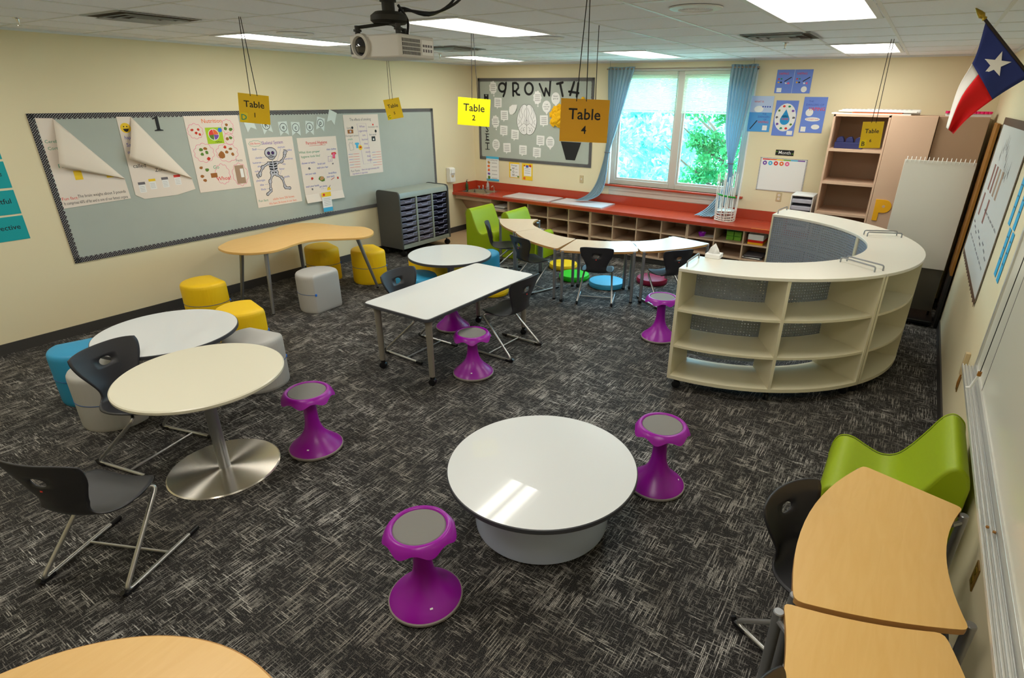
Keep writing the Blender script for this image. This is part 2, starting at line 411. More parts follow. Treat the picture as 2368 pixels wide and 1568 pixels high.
def roundpoly(P, r, n=6):
    out = []; L = len(P); rs = r if isinstance(r, (list, tuple)) else [r]*L
    for i in range(L):
        p = Vector(P[i]); a = Vector(P[i-1]); b = Vector(P[(i+1) % L]); d1 = (a-p).normalized(); d2 = (b-p).normalized()
        ang = d1.angle(d2); t = min(rs[i]/math.tan(ang/2), (a-p).length*.48, (b-p).length*.48)
        s0, s1 = p+d1*t, p+d2*t
        for k in range(n+1):
            q = k/n; out.append(tuple((1-q)**2*s0+2*q*(1-q)*p+q*q*s1))
    return out

W, H, YB = 7.42, 2.7685, -9.7
# ------------------------------------------------------------------ room shell
struct(MB('carpet').box(0, W, YB, 0, -.05, 0).build('floor', smooth=0))
o = struct(MB('floor_vinyl').box(0, 1.35, -1.55, -.02, 0, .004).build('floor', smooth=0))   # vinyl patch in front of the sink
C0X, CX, C0Y, CY = 1.02, .6038, -5.06, .634
b = MB('ceiling_tile').box(-.1, W+.1, YB-.1, .1, H, H+.05); struct(b.build('ceiling', smooth=0))
b = MB('grid_white')
for i in range(-2, 12):
    x = C0X+CX*i
    if 0 < x < W: b.box(x-.011, x+.011, YB, 0, H-.004, H+.001)
for i in range(-8, 10):
    y = C0Y+CY*i
    if YB < y < 0: b.box(0, W, y-.009, y+.009, H-.003, H+.001)
b.box(0, W, -.02, 0, H-.02, H); b.box(0, .02, YB, 0, H-.02, H); b.box(W-.02, W, YB, 0, H-.02, H)
struct(b.build('trim_1', smooth=0))
struct(MB('wall_paint').box(-.12, 0, YB, 0, 0, H).build('wall_left', smooth=0))
struct(MB('wall_paint').box(W, W+.12, YB, 0, 0, H).build('wall_right', smooth=0))
struct(MB('wall_paint').box(0, W, YB-.12, YB, 0, H).build('wall_rear', smooth=0))
WX0, WX1, WZ0, WZ1 = 2.70, 4.80, 1.02, 2.66      # window opening
b = MB('wall_paint').box(-.12, WX0, 0, .14, 0, H).box(WX1, W+.12, 0, .14, 0, H).box(WX0, WX1, 0, .14, 0, WZ0).box(WX0, WX1, 0, .14, WZ1, H)
struct(b.build('wall_back', smooth=0))
struct(MB('base_dark').box(0, .012, YB, -.02, 0, .1).build('baseboard_left', smooth=0))
struct(MB('base_dark').box(W-.012, W, YB, -.62, 0, .1).build('baseboard_right', smooth=0))
struct(MB('base_dark').box(0, W, YB, YB+.012, 0, .1).build('baseboard_rear', smooth=0))
struct(MB('base_dark').box(.012, .80, -.012, 0, 0, .1).build('baseboard_back', smooth=0))
# window
wn = struct(MB('jamb_white').box(WX0, WX0+.02, 0, .14, WZ0, WZ1).box(WX1-.02, WX1, 0, .14, WZ0, WZ1).box(WX0, WX1, 0, .14, WZ1-.02, WZ1).build('window_1', smooth=0))
b = MB('frame_grey'); y0, y1 = .06, .13
for a0, a1, c0, c1 in ((WX0+.02, WX0+.09, WZ0, WZ1-.02), (WX1-.09, WX1-.02, WZ0, WZ1-.02), (3.70, 3.80, WZ0, WZ1-.02), (WX0+.09, 3.70, WZ0, WZ0+.07), (3.80, WX1-.09, WZ0, WZ0+.07), (WX0+.09, 3.70, WZ1-.08, WZ1-.02), (3.80, WX1-.09, WZ1-.08, WZ1-.02)):
    b.box(a0, a1, y0, y1, c0, c1)
b.build('window_frame', wn, bevel=.004)
for a0, a1 in ((WX0+.09, 3.70), (3.80, WX1-.09)):
    f = MB('frame_grey')
    for q in ((a0, a0+.03, WZ0+.07, WZ1-.08), (a1-.03, a1, WZ0+.07, WZ1-.08), (a0+.03, a1-.03, WZ0+.07, WZ0+.10), (a0+.03, a1-.03, WZ1-.11, WZ1-.08)): f.box(q[0], q[1], .08, .115, q[2], q[3])
    sf = f.build('sash', wn, bevel=.003)
    MB('glass').box(a0+.03, a1-.03, .095, .099, WZ0+.10, WZ1-.11).build('pane', sf, smooth=0)
MB('counter_red').box(2.66, 4.84, -.05, .06, WZ0-.028, WZ0).build('window_sill', wn, bevel=.005)
MB('frame_grey').box(2.74, 4.76, -.02, 0, .93, WZ0-.03).box(2.74, 4.76, -.012, 0, .86, .93).build('sill_apron', wn, bevel=.002)
for k, (a0, a1) in enumerate(((WX0+.07, 3.70), (3.79, WX1-.07))):
    t = thing('window_blind', ['raised pale slatted blind over the left window pane', 'raised pale slatted blind over the right window pane'][k], 'blind', ((a0+a1)/2, .03, 2.1), group='window blinds')
    hw = (a1-a0)/2-.01
    MB('blind_slat').box(-hw, hw, -.025, .025, .49, .535).build('head_rail', t, bevel=.003)
    s_ = MB('blind_slat')
    for i in range(26):
        z = .478-i*.018; s_.T = Matrix.Translation((0, 0, z)) @ Matrix.Rotation(R(38), 4, 'X'); s_.box(-hw, hw, -.012, .012, -.0004, .0004)
    s_.build('slats', t, smooth=0)
    MB('blind_slat').box(-hw, hw, -.018, .018, -.012, .012).build('bottom_rail', t, bevel=.003)
    for x in (-hw*.6, hw*.6): MB('wire_white').tube([(x, -.013, .49), (x, -.013, 0)], .0015, 5).build('cord', t)

# ------------------------------------------------------------------ ceiling lights
def ceil_light(x, y, label):
    t = thing('ceiling_light', label, 'light', (x+.265, y+.6, H-.004), group='ceiling troffer lights')
    b = MB('grid_white')
    for q in ((-.30, -.265, -.63, .63), (.265, .30, -.63, .63), (-.265, .265, -.63, -.60), (-.265, .265, .60, .63)): b.box(q[0], q[1], q[2], q[3], -.006, .002)
    b.build('frame', t, smooth=0)
    MB('diffuser').add([(-.265, -.6, -.001), (.265, -.6, -.001), (.265, .6, -.001), (-.265, .6, -.001)], [(0, 3, 2, 1)]).build('diffuser', t, smooth=0)
c1, c2, c3 = 1.0415, 3.4514, 5.8704; q1, q2, q3 = -5.0474, -1.879, -8.216
for x, y, l in ((c1, q1, 'lit ceiling panel by the left wall, behind the Table 1 card string'), (c2, q1, 'lit ceiling panel right of the projector mount'), (c3, q1, 'largest lit ceiling panel, cut off by the top of the picture'),
                (c1, q2, 'small lit ceiling panel nearest the far left corner of the room'), (c2, q2, 'lit ceiling panel above the left curtain of the window'), (c3, q2, 'lit ceiling panel above the open bookcase')):
    ceil_light(x, y, l)
for x in (c1, c2, c3): ceil_light(x, q3, 'lit ceiling panel in the near row behind the viewer')
def vent(x, y, label):
    t = thing('ceiling_vent', label, 'vent', (x, y, H-.004), group='square ceiling air vents')
    MB(mat('duct_brown', (58, 44, 20), .8)).box(-.27, .27, -.27, .27, -.002, .003).build('backing', t, smooth=0)
    for k in range(4):
        r0 = .29-.07*k; b = MB('grid_white')
        for s in (0, 1, 2, 3):
            a = s*PI/2; b.T = Matrix.Rotation(a, 4, 'Z')
            b.add([(-r0, -r0, -.016 if k else -.002), (r0, -r0, -.016 if k else -.002), (r0-.026, -r0+.026, -.004), (-r0+.026, -r0+.026, -.004)], [(0, 1, 2, 3), (3, 2, 1, 0)])
        b.build('louvre', t, smooth=0)
vent(1.91, -6.05, 'square louvred ceiling vent near the upper left corner of the picture')
vent(2.12, -2.95, 'square louvred ceiling vent just behind the projector')
vent(5.62, -2.83, 'square louvred ceiling vent between two light panels on the right')
def speaker(x, y, label):
    t = thing('ceiling_speaker', label, 'speaker', (x, y, H-.003), group='round ceiling speakers')
    MB('grid_white').lathe([(.095, -.002), (.10, -.012), (.15, -.006), (.155, 0)], 40).build('rim', t)
    b = MB('ceiling_tile')
    for k in range(1, 9): b.tube([(.0115*k*math.cos(a*PI/12), .0115*k*math.sin(a*PI/12), -.006) for a in range(25)], .0022, 5)
    b.build('grille', t)
speaker(5.53, -4.74, 'round white ceiling speaker beside the largest light panel')
speaker(3.76, -3.55, 'faint round ceiling speaker left of the Table 4 strings')
speaker(1.94, -4.83, 'faint round ceiling speaker behind the leftmost light panel')
def sprinkler(x, y, label):
    t = thing('sprinkler_head', label, 'sprinkler', (x, y, H), group='ceiling sprinkler heads')
    MB('chrome').lathe([(.03, -.004), (.012, -.01), (.008, -.03)], 16).build('rose', t)
    MB('chrome').lathe([(.006, -.03), (.005, -.05), (.016, -.052), (.016, -.054)], 16).build('deflector', t)
sprinkler(1.0, -6.49, 'small sprinkler head in the upper left corner of the ceiling')
sprinkler(5.54, -2.23, 'small sprinkler head left of the light panel over the bookcase')
sprinkler(1.37, -2.32, 'small sprinkler head left of the farthest light panel')

# ------------------------------------------------------------------ round and rectangular tables
def disc_top(mb, r, z, th, top, edge, n=72):
    mb.m(top).lathe([(0.0001, z-th+.001), (r-.006, z-th+.001), (r-.006, z), (0.0001, z)], n)
    mb.m(edge).lathe([(r-.008, z-th), (r-.001, z-th+.003), (r, z-th/2), (r-.001, z-.003), (r-.006, z+.0003), (r-.0075, z-.002)], n)
    return mb
t = thing('coffee_table', 'low round glossy white table on a drum base in the middle foreground', 'table', (5.425, -6.18, 0))
disc_top(MB(), .535, .385, .03, 'white_top', 'edge_dark', 96).build('table_top', t)
MB(mat('drum_white', (196,208,232), .22, coat=.3)).lathe([(.36, .005), (.385, .02), (.388, .05), (.375, .30), (.34, .355)], 72).build('drum_base', t)
t = thing('pedestal_table', 'cream round cafe table on a brushed steel disc foot', 'table', (3.403, -6.925, 0))
MB('cream_top').lathe([(.0001, .672), (.462, .672), (.47, .680), (.47, .694), (.462, .70), (.0001, .70)], 80).build('table_top', t)
MB('steel_grey').lathe([(.036, .012), (.036, .64), (.10, .66), (.10, .672)], 32).build('column', t)
MB('disc').lathe([(.0001, .012), (.33, .010), (.338, .004), (.338, 0)], 80).build('foot_disc', t)
def grey_edge_round(name, label, x, y, r, z):
    t = thing(name, label, 'table', (x, y, 0), group='white round tables with grey edges')
    disc_top(MB(), r, z, .03, 'white_top', 'edge_dark', 80).build('table_top', t)
    MB('steel_grey').lathe([(.04, .02), (.04, z-.05), (.12, z-.035), (.12, z-.03)], 28).build('column', t)
    MB('black_plastic').lathe([(.20, 0), (.20, .01), (.06, .03), (.04, .05)], 40).build('foot', t)
    return t
grey_edge_round('round_table', 'white round table with grey edge behind the cream cafe table on the left', 2.27, -6.59, .487, .605)
grey_edge_round('round_table', 'small white round table with grey edge in front of the tray cart', 2.51, -3.61, .478, .605)
t = thing('round_table', 'maple topped round table cut off by the bottom edge of the picture', 'table', (5.45, -8.55, 0))
disc_top(MB(), .69, .64, .028, 'maple', 'maple_edge', 96).build('table_top', t)
for s in range(4):
    a = R(20+90*s); MB('steel_grey').tube([(.42*math.cos(a), .42*math.sin(a), .612), (.5*math.cos(a), .5*math.sin(a), .012)], .02, 14, .016).build('leg', t)
# rectangular table, legs with casters
t = thing('activity_table', 'long white rectangular table with grey edge and taupe legs on black casters', 'table', (3.445, -4.60, 0))
poly = roundpoly([(-.375, -.78), (.375, -.78), (.375, .78), (-.375, .78)], .05)
pin = roundpoly([(-.368, -.773), (.368, -.773), (.368, .773), (-.368, .773)], .045)
MB('edge_dark').prism(poly, .612, .6395).build('table_edge', t, bevel=.004)
MB('white_top').prism(pin, .639, .642).build('table_top', t)
for sx in (-1, 1):
    for sy in (-1, 1):
        x, y = sx*.30, sy*.69
        lg = MB('taupe_leg').lathe([(.045, .612), (.038, .59), (.029, .55), (.025, .085), (.012, .08)], 20, (x, y, 0)).build('leg', t)
        cb = MB('black_plastic').cyl((x, y), .02, .06, .09, 16); cb.T = Matrix.Translation((x, y, .033)) @ Matrix.Rotation(R(90), 4, 'X') @ Matrix.Rotation(R(20), 4, 'Y')
        cb.lathe([(.018, -.024), (.03, -.022), (.033, -.012), (.033, .012), (.03, .022), (.018, .024)], 22); cb.build('caster', lg)

# wavy cloud table
WV = [(0.51,-5.16),(0.35,-4.94),(0.32,-4.75),(0.30,-4.55),(0.25,-4.35),(0.13,-4.12),(0.14,-3.88),(0.34,-3.73),(0.58,-3.68),(0.78,-3.64),(0.99,-3.54),(1.23,-3.60),(1.4,-3.75),(1.44,-3.93),(1.31,-4.1),(1.12,-4.28),(1.05,-4.45),(1.09,-4.66),(1.15,-4.84),(1.14,-4.98),(1.04,-5.13),(0.85,-5.22),(0.66,-5.22)]
t = thing('cloud_table', 'wavy edged maple table on splayed round legs against the left wall', 'table', (.78, -4.43, 0))
pts = catmull([(x-.78, y+4.43) for x, y in WV], 6)
MB('maple').prism(pts, .694, .7205).build('table_top', t, bevel=.004)
for (x0, y0), (x1, y1) in ((( -.02, -.62), (-.24, -.62)), ((.27, -.52), (.33, -.60)), ((.10, .02), (-.25, .25)), ((.48, .55), (.53, .745))):
    MB('steel_grey').tube([(x0, y0, .694), (x1, y1, .012)], .024, 16, .016).build('leg', t)
    l = t.children[-1]; MB('black_plastic').cyl((x1, y1), .017, 0, .014, 14).build('glide', l)
MB('black_plastic').box(.12, .22, -.36, -.28, .665, .694).build('height_lever', t, bevel=.004)

# arc tables
def arc_table(label, A, B_, C_, D_, bulge, dent, top, z=.64, group='interlocking arc shaped tables', e1=0, e2=0):
    """A-D outer edge, B-C inner edge"""
    A, B_, C_, D_ = [Vector(p) for p in (A, B_, C_, D_)]
    ctr = (A+B_+C_+D_)/4
    def qc(p, q, s, n=14):
        d = q-p; nr = Vector((d.y, -d.x)).normalized(); 
        if (nr.dot((p+q)/2-ctr)) < 0: nr = -nr
        return [p+d*(k/n)+nr*s*4*(k/n)*(1-k/n) for k in range(n+1)]
    P = qc(A, B_, e1, 8)[:-1]+qc(B_, C_, -dent)[:-1]+qc(C_, D_, e2, 8)[:-1]+qc(D_, A, bulge)[:-1]
    n = len(P); rs = [.002]*n
    idx = [0, 8, 22, 30]
    for i in idx: rs[i] = .045
    P = roundpoly([tuple(p-ctr) for p in P], rs, 3)
    t = thing('arc_table', label, 'table', (ctr.x, ctr.y, 0), group=group)
    MB('maple_edge').prism(P, z-.026, z-.002).build('table_edge', t, smooth=40)
    MB(top).prism(P, z-.002, z).build('table_top', t, smooth=40)
    for k, (p, nb) in enumerate(((A, D_), (B_, C_), (C_, B_), (D_, A))):
        q = p-ctr; q = q+(q.normalized()*.012)+((nb-p).normalized()*.05)
        lg = MB('steel_grey').lathe([(.019, .02 if k in (0, 3) else .0), (.019, z-.012), (.016, z-.008)], 18, (q.x, q.y, 0)).build('leg', t)
        g = MB('black_plastic')
        if k in (0, 1): 
            g.T = Matrix.Translation((q.x, q.y, .028)) @ Matrix.Rotation(R(90), 4, 'Y'); g.lathe([(.012, -.018), (.026, -.016), (.028, 0), (.026, .016), (.012, .018)], 18); g.build('caster', lg)
        else: g.cyl((q.x, q.y), .02, 0, .022, 14); g.build('glide', lg)
        br = MB('steel_grey'); c_ = q*.82; br.tube([(q.x, q.y, z-.045), (c_.x, c_.y, z-.036)], .012, 8); br.build('bracket', lg)
    return t
arc_table('pale arc table at the left end of the crescent, before the low green chairs', (1.85,-1.75), (2.33,-1.45), (2.685,-1.965), (2.535,-2.33), .07, .09, 'maple_pale')
arc_table('pale arc table second from the left in the crescent, chair back in front', (2.54,-2.34), (2.69,-1.97), (3.39,-2.22), (3.46,-2.79), .08, .07, 'maple_pale')
arc_table('bright arc table in the middle of the crescent with the central chair', (3.515,-2.83), (3.405,-2.225), (4.005,-1.92), (4.30,-2.35), .06, .06, 'maple_pale', e2=.03)
arc_table('bright arc table at the right end of the crescent beside the cubbies', (4.335,-2.335), (4.025,-1.935), (4.35,-1.35), (4.88,-1.47), .07, .07, 'maple_pale')
arc_table('maple arc table touching the green foam seat by the right wall', (6.939,-5.618), (7.339,-5.727), (7.335,-6.474), (6.805,-6.672), .10, .065, 'maple', group='maple arc tables at the right wall', e2=.02)
arc_table('maple arc table in the bottom right corner of the picture', (7.26,-6.535), (6.777,-6.702), (6.80,-7.42), (7.30,-7.55), .09, .05, 'maple', group='maple arc tables at the right wall', e1=-.02)

# ------------------------------------------------------------------ wobble stools
def stool_proto(h, label, loc, lean=(0, 0)):
    t = thing('wobble_stool', label, 'stool', (*loc, 0), group='purple wobble stools')
    MB('stool_foot').lathe([(.14, .0), (.172, .004), (.181, .014), (.181, .024), (.176, .028)], 48).build('foot_ring', t)
    MB('purple').lathe([(.176, .026), (.169, .036), (.146, .058), (.115, .086), (.086, .118), (.064, .155), (.051, .195), (.045, .24), (.043, .29), (.043, h-.09), (.048, h-.06), (.068, h-.042), (.10, h-.03)], 44).build('flared_stem', t)
    def wav(r, z, a):
        k = max(0, (r-.145)/.02); c = math.cos(3.5*a); c = c*c
        return r+.010*k*c, z-.026*k*(c**1.2)
    prof = [(.122, h-.006), (.126, h+.003), (.134, h+.006), (.145, h+.001), (.154, h-.009), (.160, h-.019), (.164, h-.028), (.160, h-.030), (.152, h-.022), (.13, h-.022), (.07, h-.034)]
    MB('purple').lathe(prof, 84, f=wav).build('seat_rim', t, smooth=50)
    MB('stool_pad').lathe([(.0001, h), (.117, h), (.123, h-.004)], 48).build('seat_pad', t)
    e = MB('paper_w'); e.T = Matrix.Translation((.135*math.cos(-1.0), .135*math.sin(-1.0), .071)) @ Matrix.Rotation(-1.0+PI/2, 4, 'Z') @ Matrix.Rotation(R(42), 4, 'X'); e.rect(-.007, -.004, .007, .004, .002)
    e.build('emblem', t, smooth=0)
    return t
sa = stool_proto(.455, 'purple wobble stool between the cafe table and the low white table', (3.715, -6.445))
for o_, rz_, lb in (((5.262, -6.985), .4, 'nearest purple wobble stool, in front of the low white table'),
               ((4.965, -3.215), 2.0, 'purple wobble stool half hidden behind the curved bookcase')):
    dup(sa, lb, (*o_, 0), rz_, 'purple wobble stools')
sd = stool_proto(.40, 'purple wobble stool at the near right corner of the long white table', (3.895, -4.925))
dup(sd, 'purple wobble stool under the long white table', (3.02, -4.19, 0), 1.0)
dup(sa, 'purple wobble stool touching the right side of the low white table', (5.872, -5.515, 0), 1.3)

# ------------------------------------------------------------------ chairs
def lerp_tab(tab, t):
    n = len(tab)-1; x = t*n; i = min(int(x), n-1); f = x-i
    a, b, c, d = tab[max(i-1, 0)], tab[i], tab[i+1], tab[min(i+2, n)]
    if isinstance(a, (int, float)): a, b, c, d = (a,), (b,), (c,), (d,)
    r = tuple(.5*((2*b[j])+(-a[j]+c[j])*f+(2*a[j]-5*b[j]+4*c[j]-d[j])*f*f+(-a[j]+3*b[j]-3*c[j]+d[j])*f**3) for j in range(len(a)))
    return r if len(r) > 1 else r[0]
CPROF = [(.185, .352), (.165, .372), (.09, .380), (.0, .376), (-.09, .374), (-.155, .388), (-.19, .425), (-.205, .48), (-.218, .54), (-.230, .60), (-.246, .66), (-.262, .715)]
CHW = [.115, .155, .195, .205, .19, .150, .122, .128, .155, .185, .202, .198]
def chair_shell(matl):
    """one piece seat and back, grid over u (across) and v (along the profile), with the oval hole"""
    NU, NV = 20, 66
    pass
    def surf(u, v):
        y, z = lerp_tab(CPROF, v); hw = lerp_tab(CHW, v)
        e = 1 - (max(0, .06-v)/.06)**2*.35
        x = u*hw*e
        back = min(1, max(0, (v-.42)/.2))
        y += back*.045*u*u; z += (1-back)*.018*u*u - back*0
        if v > .93: z -= .018*((v-.93)/.07)*u**4
        return (x, y, z)
    i0, i1 = NU//2-3, NU//2+3; j0 = 52; j1 = 58
    vs = {}; V = []
    cu = 0; cv = (j0+j1)/2/NV
    for j in range(NV+1):
        for i in range(NU+1):
            if i0 < i < i1 and j0 < j < j1: continue
            u, v = -1+2*i/NU, j/NV
            if i0 <= i <= i1 and j0 <= j <= j1:
                a = math.atan2((v-cv)/((j1-j0)/2/NV), (u-cu)/((i1-i0)/NU)); u = cu+.20*math.cos(a); v = cv+.038*math.sin(a)
            vs[(i, j)] = len(V); V.append(surf(u, v))
    F = []
    for j in range(NV):
        for i in range(NU):
            if i0 <= i < i1 and j0 <= j < j1: continue
            F.append((vs[(i, j)], vs[(i+1, j)], vs[(i+1, j+1)], vs[(i, j+1)]))
    b = MB(matl); b.add(V, F); return b
def smooth_path(P, r=.05, n=6):
    out = [P[0]]
    for i in range(1, len(P)-1):
        p, a, c = Vector(P[i]), Vector(P[i-1]), Vector(P[i+1]); d1 = (a-p); d2 = (c-p); t = min(r, d1.length*.45, d2.length*.45)
        s0, s1 = p+d1.normalized()*t, p+d2.normalized()*t
        for k in range(n+1): q = k/n; out.append(tuple((1-q)**2*s0+2*q*(1-q)*p+q*q*s1))
    out.append(P[-1]); return out
def make_chair(label, x, y, face, matl='chair_black', group='black shell chairs', S=(1, 1, 1)):
    rz = math.atan2(-face[0], face[1])
    t = thing('school_chair', label, 'chair', (x, y, 0), rz, group)
    SM = Matrix.Diagonal((*S, 1)); b = chair_shell(matl); b.v = [(v[0]*S[0], v[1]*S[1], v[2]*S[2]) for v in b.v]; b.build('seat_shell', t, smooth=60, solid=.008)
    def sc(P): return [(p[0]*S[0], p[1]*S[1], p[2]*(S[2] if p[2] > .1 else 1)) for p in P]
    for s in (-1, 1):
        p = smooth_path(sc([(s*.10, .02, .358), (s*.17, .155, .362), (s*.215, -.235, .018), (s*.225, .24, .013)]), .055, 7)
        MB('steel_light').tube(p, .0115, 12).build('sled_leg', t, smooth=60)
        l = t.children[-1]
        MB('black_plastic').tube(sc([(s*.2165, -.165, .013), (s*.215, -.232, .014), (s*.213, -.245, .035)]), .0145, 10).build('rear_glide', l)
        MB('black_plastic').tube(sc([(s*.2235, .19, .0125), (s*.2255, .255, .0125)]), .0138, 10).build('front_glide', l)
    MB('steel_light').tube(sc([(-.22, .05, .016), (.22, .05, .016)]), .0075, 10).build('crossbar', t)
    MB('steel_grey').box(-.10, .10, -.05, .06, .352*S[2], .366*S[2]).build('seat_mount', t, bevel=.004)
    e = MB('ink_red'); e.T = Matrix.Translation((0, -.2335*S[1], .565*S[2])) @ Matrix.Rotation(R(90), 4, 'X'); e.rect(-.007, -.0045, .007, .0045, .002); e.build('emblem', t, smooth=0)
    return t
ch = make_chair('black shell chair in the lower left corner of the picture', 3.71, -7.67, (-.41, .91), S=(1.10, 1.0, 1.08))
ch2 = make_chair('black shell chair seen edge-on at the left end of the crescent tables', 2.23, -2.17, (.80, .60), S=(.97, 1, .99))
def put_chair(label, x, y, face, first=None):
    return dup(first or ch, label, (x, y, 0), math.atan2(-face[0], face[1]), 'black shell chairs')
def from_rear(a, b):   # rear glide points left and right -> centre, facing
    a, b = Vector(a), Vector(b); d = (b-a).normalized(); f = Vector((-d.y, d.x)); return (*( (a+b)/2+f*.235), f)
put_chair('black shell chair pushed under the cream cafe table', 2.84, -7.075, (.97, .25))
put_chair('black shell chair on the left side of the long white table', 3.13, -4.80, (1, 0))
put_chair('black shell chair on the right side of the long white table', 3.82, -4.30, (-1, .03))
put_chair('black shell chair at the second crescent table, back turned left', 2.955, -2.55, (.28, .96), ch2)
put_chair('black shell chair in the centre of the crescent with its back to the viewer', 3.855, -2.49, (-.37, .93), ch2)
put_chair('black shell chair at the right end of the crescent beside the bookcase corner', 4.585, -2.11, (-.80, .60), ch2)
put_chair('black shell chair tucked under the maple arc table on the right', 6.885, -6.205, (.90, -.43), ch2)
put_chair('black shell chair whose back just peeks in at the bottom edge', 7.02, -7.22, (1, -.1), ch2)

# ------------------------------------------------------------------ poufs
def pouf(label, x, y, flat, matl, h=.435, group=None, pipe='piping_blue'):
    rz = math.atan2(flat[1], flat[0])
    t = thing('pouf_seat', label, 'pouf', (x, y, 0), rz, group)
    r, d = .232, .150
    a0 = math.acos(d/r); pts = [(d, -math.sqrt(r*r-d*d)), (d, math.sqrt(r*r-d*d))]
    arc = [(r*math.cos(a), r*math.sin(a)) for a in [a0+(2*PI-2*a0)*k/40 for k in range(1, 40)]]
    n = len(arc)+2; P = roundpoly([pts[0], pts[1]]+arc, [.05, .05]+[.001]*len(arc), 5)
    b = MB(matl); L = len(P); lev = [(.0, .965), (.012, .99), (.03, 1), (h-.05, 1), (h-.022, .985), (h-.008, .95), (h, .88), (h+.004, .5)]
    v = []; f = []
    for z, s in lev: v += [(p[0]*s, p[1]*s, z) for p in P]
    for k in range(len(lev)-1):
        for i in range(L): j = (i+1) % L; f.append((k*L+i, k*L+j, (k+1)*L+j, (k+1)*L+i))
    f.append(tuple(range(L-1, -1, -1))); f.append(tuple((len(lev)-1)*L+i for i in range(L)))
    b.add(v, f).build('cushion_body', t, smooth=50)
    zz = h*.50
    pr_ = [(1.004*q[0], 1.004*q[1], zz) for q in [(r*math.cos(a), r*math.sin(a)) for a in [a0+.03+(2*PI-2*a0-.06)*k/40 for k in range(41)]]]
    MB(pipe).tube(pr_, .0028, 6).build('piping', t)
    MB('tab_blue').box(.135, .158, -math.sqrt(r*r-d*d)-.002, -math.sqrt(r*r-d*d)+.018, zz-.013, zz+.013).build('zip_tab', t, bevel=.002)
    return t
G = 'vinyl pouf seats'
pouf('grey pouf standing alone in front of the wavy maple table', 1.33, -4.56, (1, .05), 'grey_vinyl', group=G)
pouf('yellow pouf under the wavy table, farther back', .40, -3.76, (.3, 1), 'yellow_vinyl', group=G)
pouf('yellow pouf at the right end of the wavy table beside the cart', 1.00, -3.50, (.35, 1), 'yellow_vinyl', group=G)
pouf('yellow pouf at the left end of the wavy table near the wall', .66, -5.47, (.1, 1), 'yellow_vinyl', group=G)
pouf('yellow pouf tucked beside the left grey-edged round table', 1.76, -5.72, (.25, 1), 'yellow_vinyl', group=G)
pouf('blue pouf at the far left behind the leaning black chair', 1.57, -6.93, (-1, .3), 'blue_vinyl', group=G)
pouf('grey pouf on the left between the blue pouf and the cream table', 2.12, -7.00, (.2, 1), 'grey_vinyl', group=G)
pouf('grey pouf peeking out right of the two left round tables', 2.485, -6.07, (-.2, 1), 'grey_vinyl', group=G)
pouf('yellow pouf behind the small round table, next to the cart', 1.80, -3.26, (0, 1), 'yellow_vinyl', group=G)
pouf('yellow pouf under the small round table', 2.27, -3.36, (1, 0), 'yellow_vinyl', group=G)
pouf('blue pouf on the right behind the small round table', 2.33, -2.80, (-1, 1), 'blue_vinyl', group=G)
pouf('blue pouf between the small round table and the long white table', 2.36, -4.02, (0, -1), 'blue_vinyl', group=G)

def cushion(label, x, y, matl, r=.205):
    t = thing('floor_cushion', label, 'cushion', (x, y, 0), group='round floor cushions')
    MB(matl).lathe([(r-.03, 0), (r-.006, .006), (r, .02), (r, .055), (r-.008, .07), (r-.04, .077), (.0001, .079)], 48).build('pad', t)
    MB(matl).lathe([(r-.002, .034), (r+.003, .036), (r+.003, .040), (r-.002, .042)], 48).build('seam', t)
cushion('yellow round floor cushion under the crescent tables', 2.80, -1.50, 'cush_yellow')
cushion('bright green round floor cushion under the crescent tables', 3.20, -1.88, 'cush_green')
cushion('light blue round floor cushion behind the central chair legs', 3.71, -1.91, 'cush_blue', .235)
cushion('dark red round floor cushion under the right end of the crescent', 4.15, -1.43, 'cush_red')
cushion('yellow round floor cushion glimpsed under the far end of the long white table', 2.66, -3.02, 'cush_yellow')

# ------------------------------------------------------------------ foam chairs
def foam_chair(label, x, y, rz, s=1.0):
    t = thing('foam_chair', label, 'chair', (x, y, 0), rz, 'lime green foam lounge chairs')
    P = [(0, 0), (0, .60), (.02, .665), (.07, .70), (.115, .665), (.16, .56), (.215, .44), (.27, .36), (.34, .335), (.42, .36), (.50, .395), (.56, .385), (.59, .33), (.60, .22), (.60, 0)]
    P = [(a*s, b) for a, b in P]
    top = catmull(P[1:-1], 5, False)
    MB('green_foam').prismy([P[0]]+top+[P[-1]], -.30, .30).build('foam_body', t, smooth=35, bevel=.018, seg=3)
    MB('green_foam').tube([(p[0], -.3, p[1]) for p in top], .004, 6).build('seam', t)
    return t
foam_chair('low lime green foam chair on the left, beside the grey tray cart', 1.12, -1.36, 0, .95)
foam_chair('low lime green foam chair behind the left crescent table', 1.72, -1.27, .05)
foam_chair('lime green foam chair against the right wall behind the maple arc table', 7.385, -5.20, PI, 1.03)

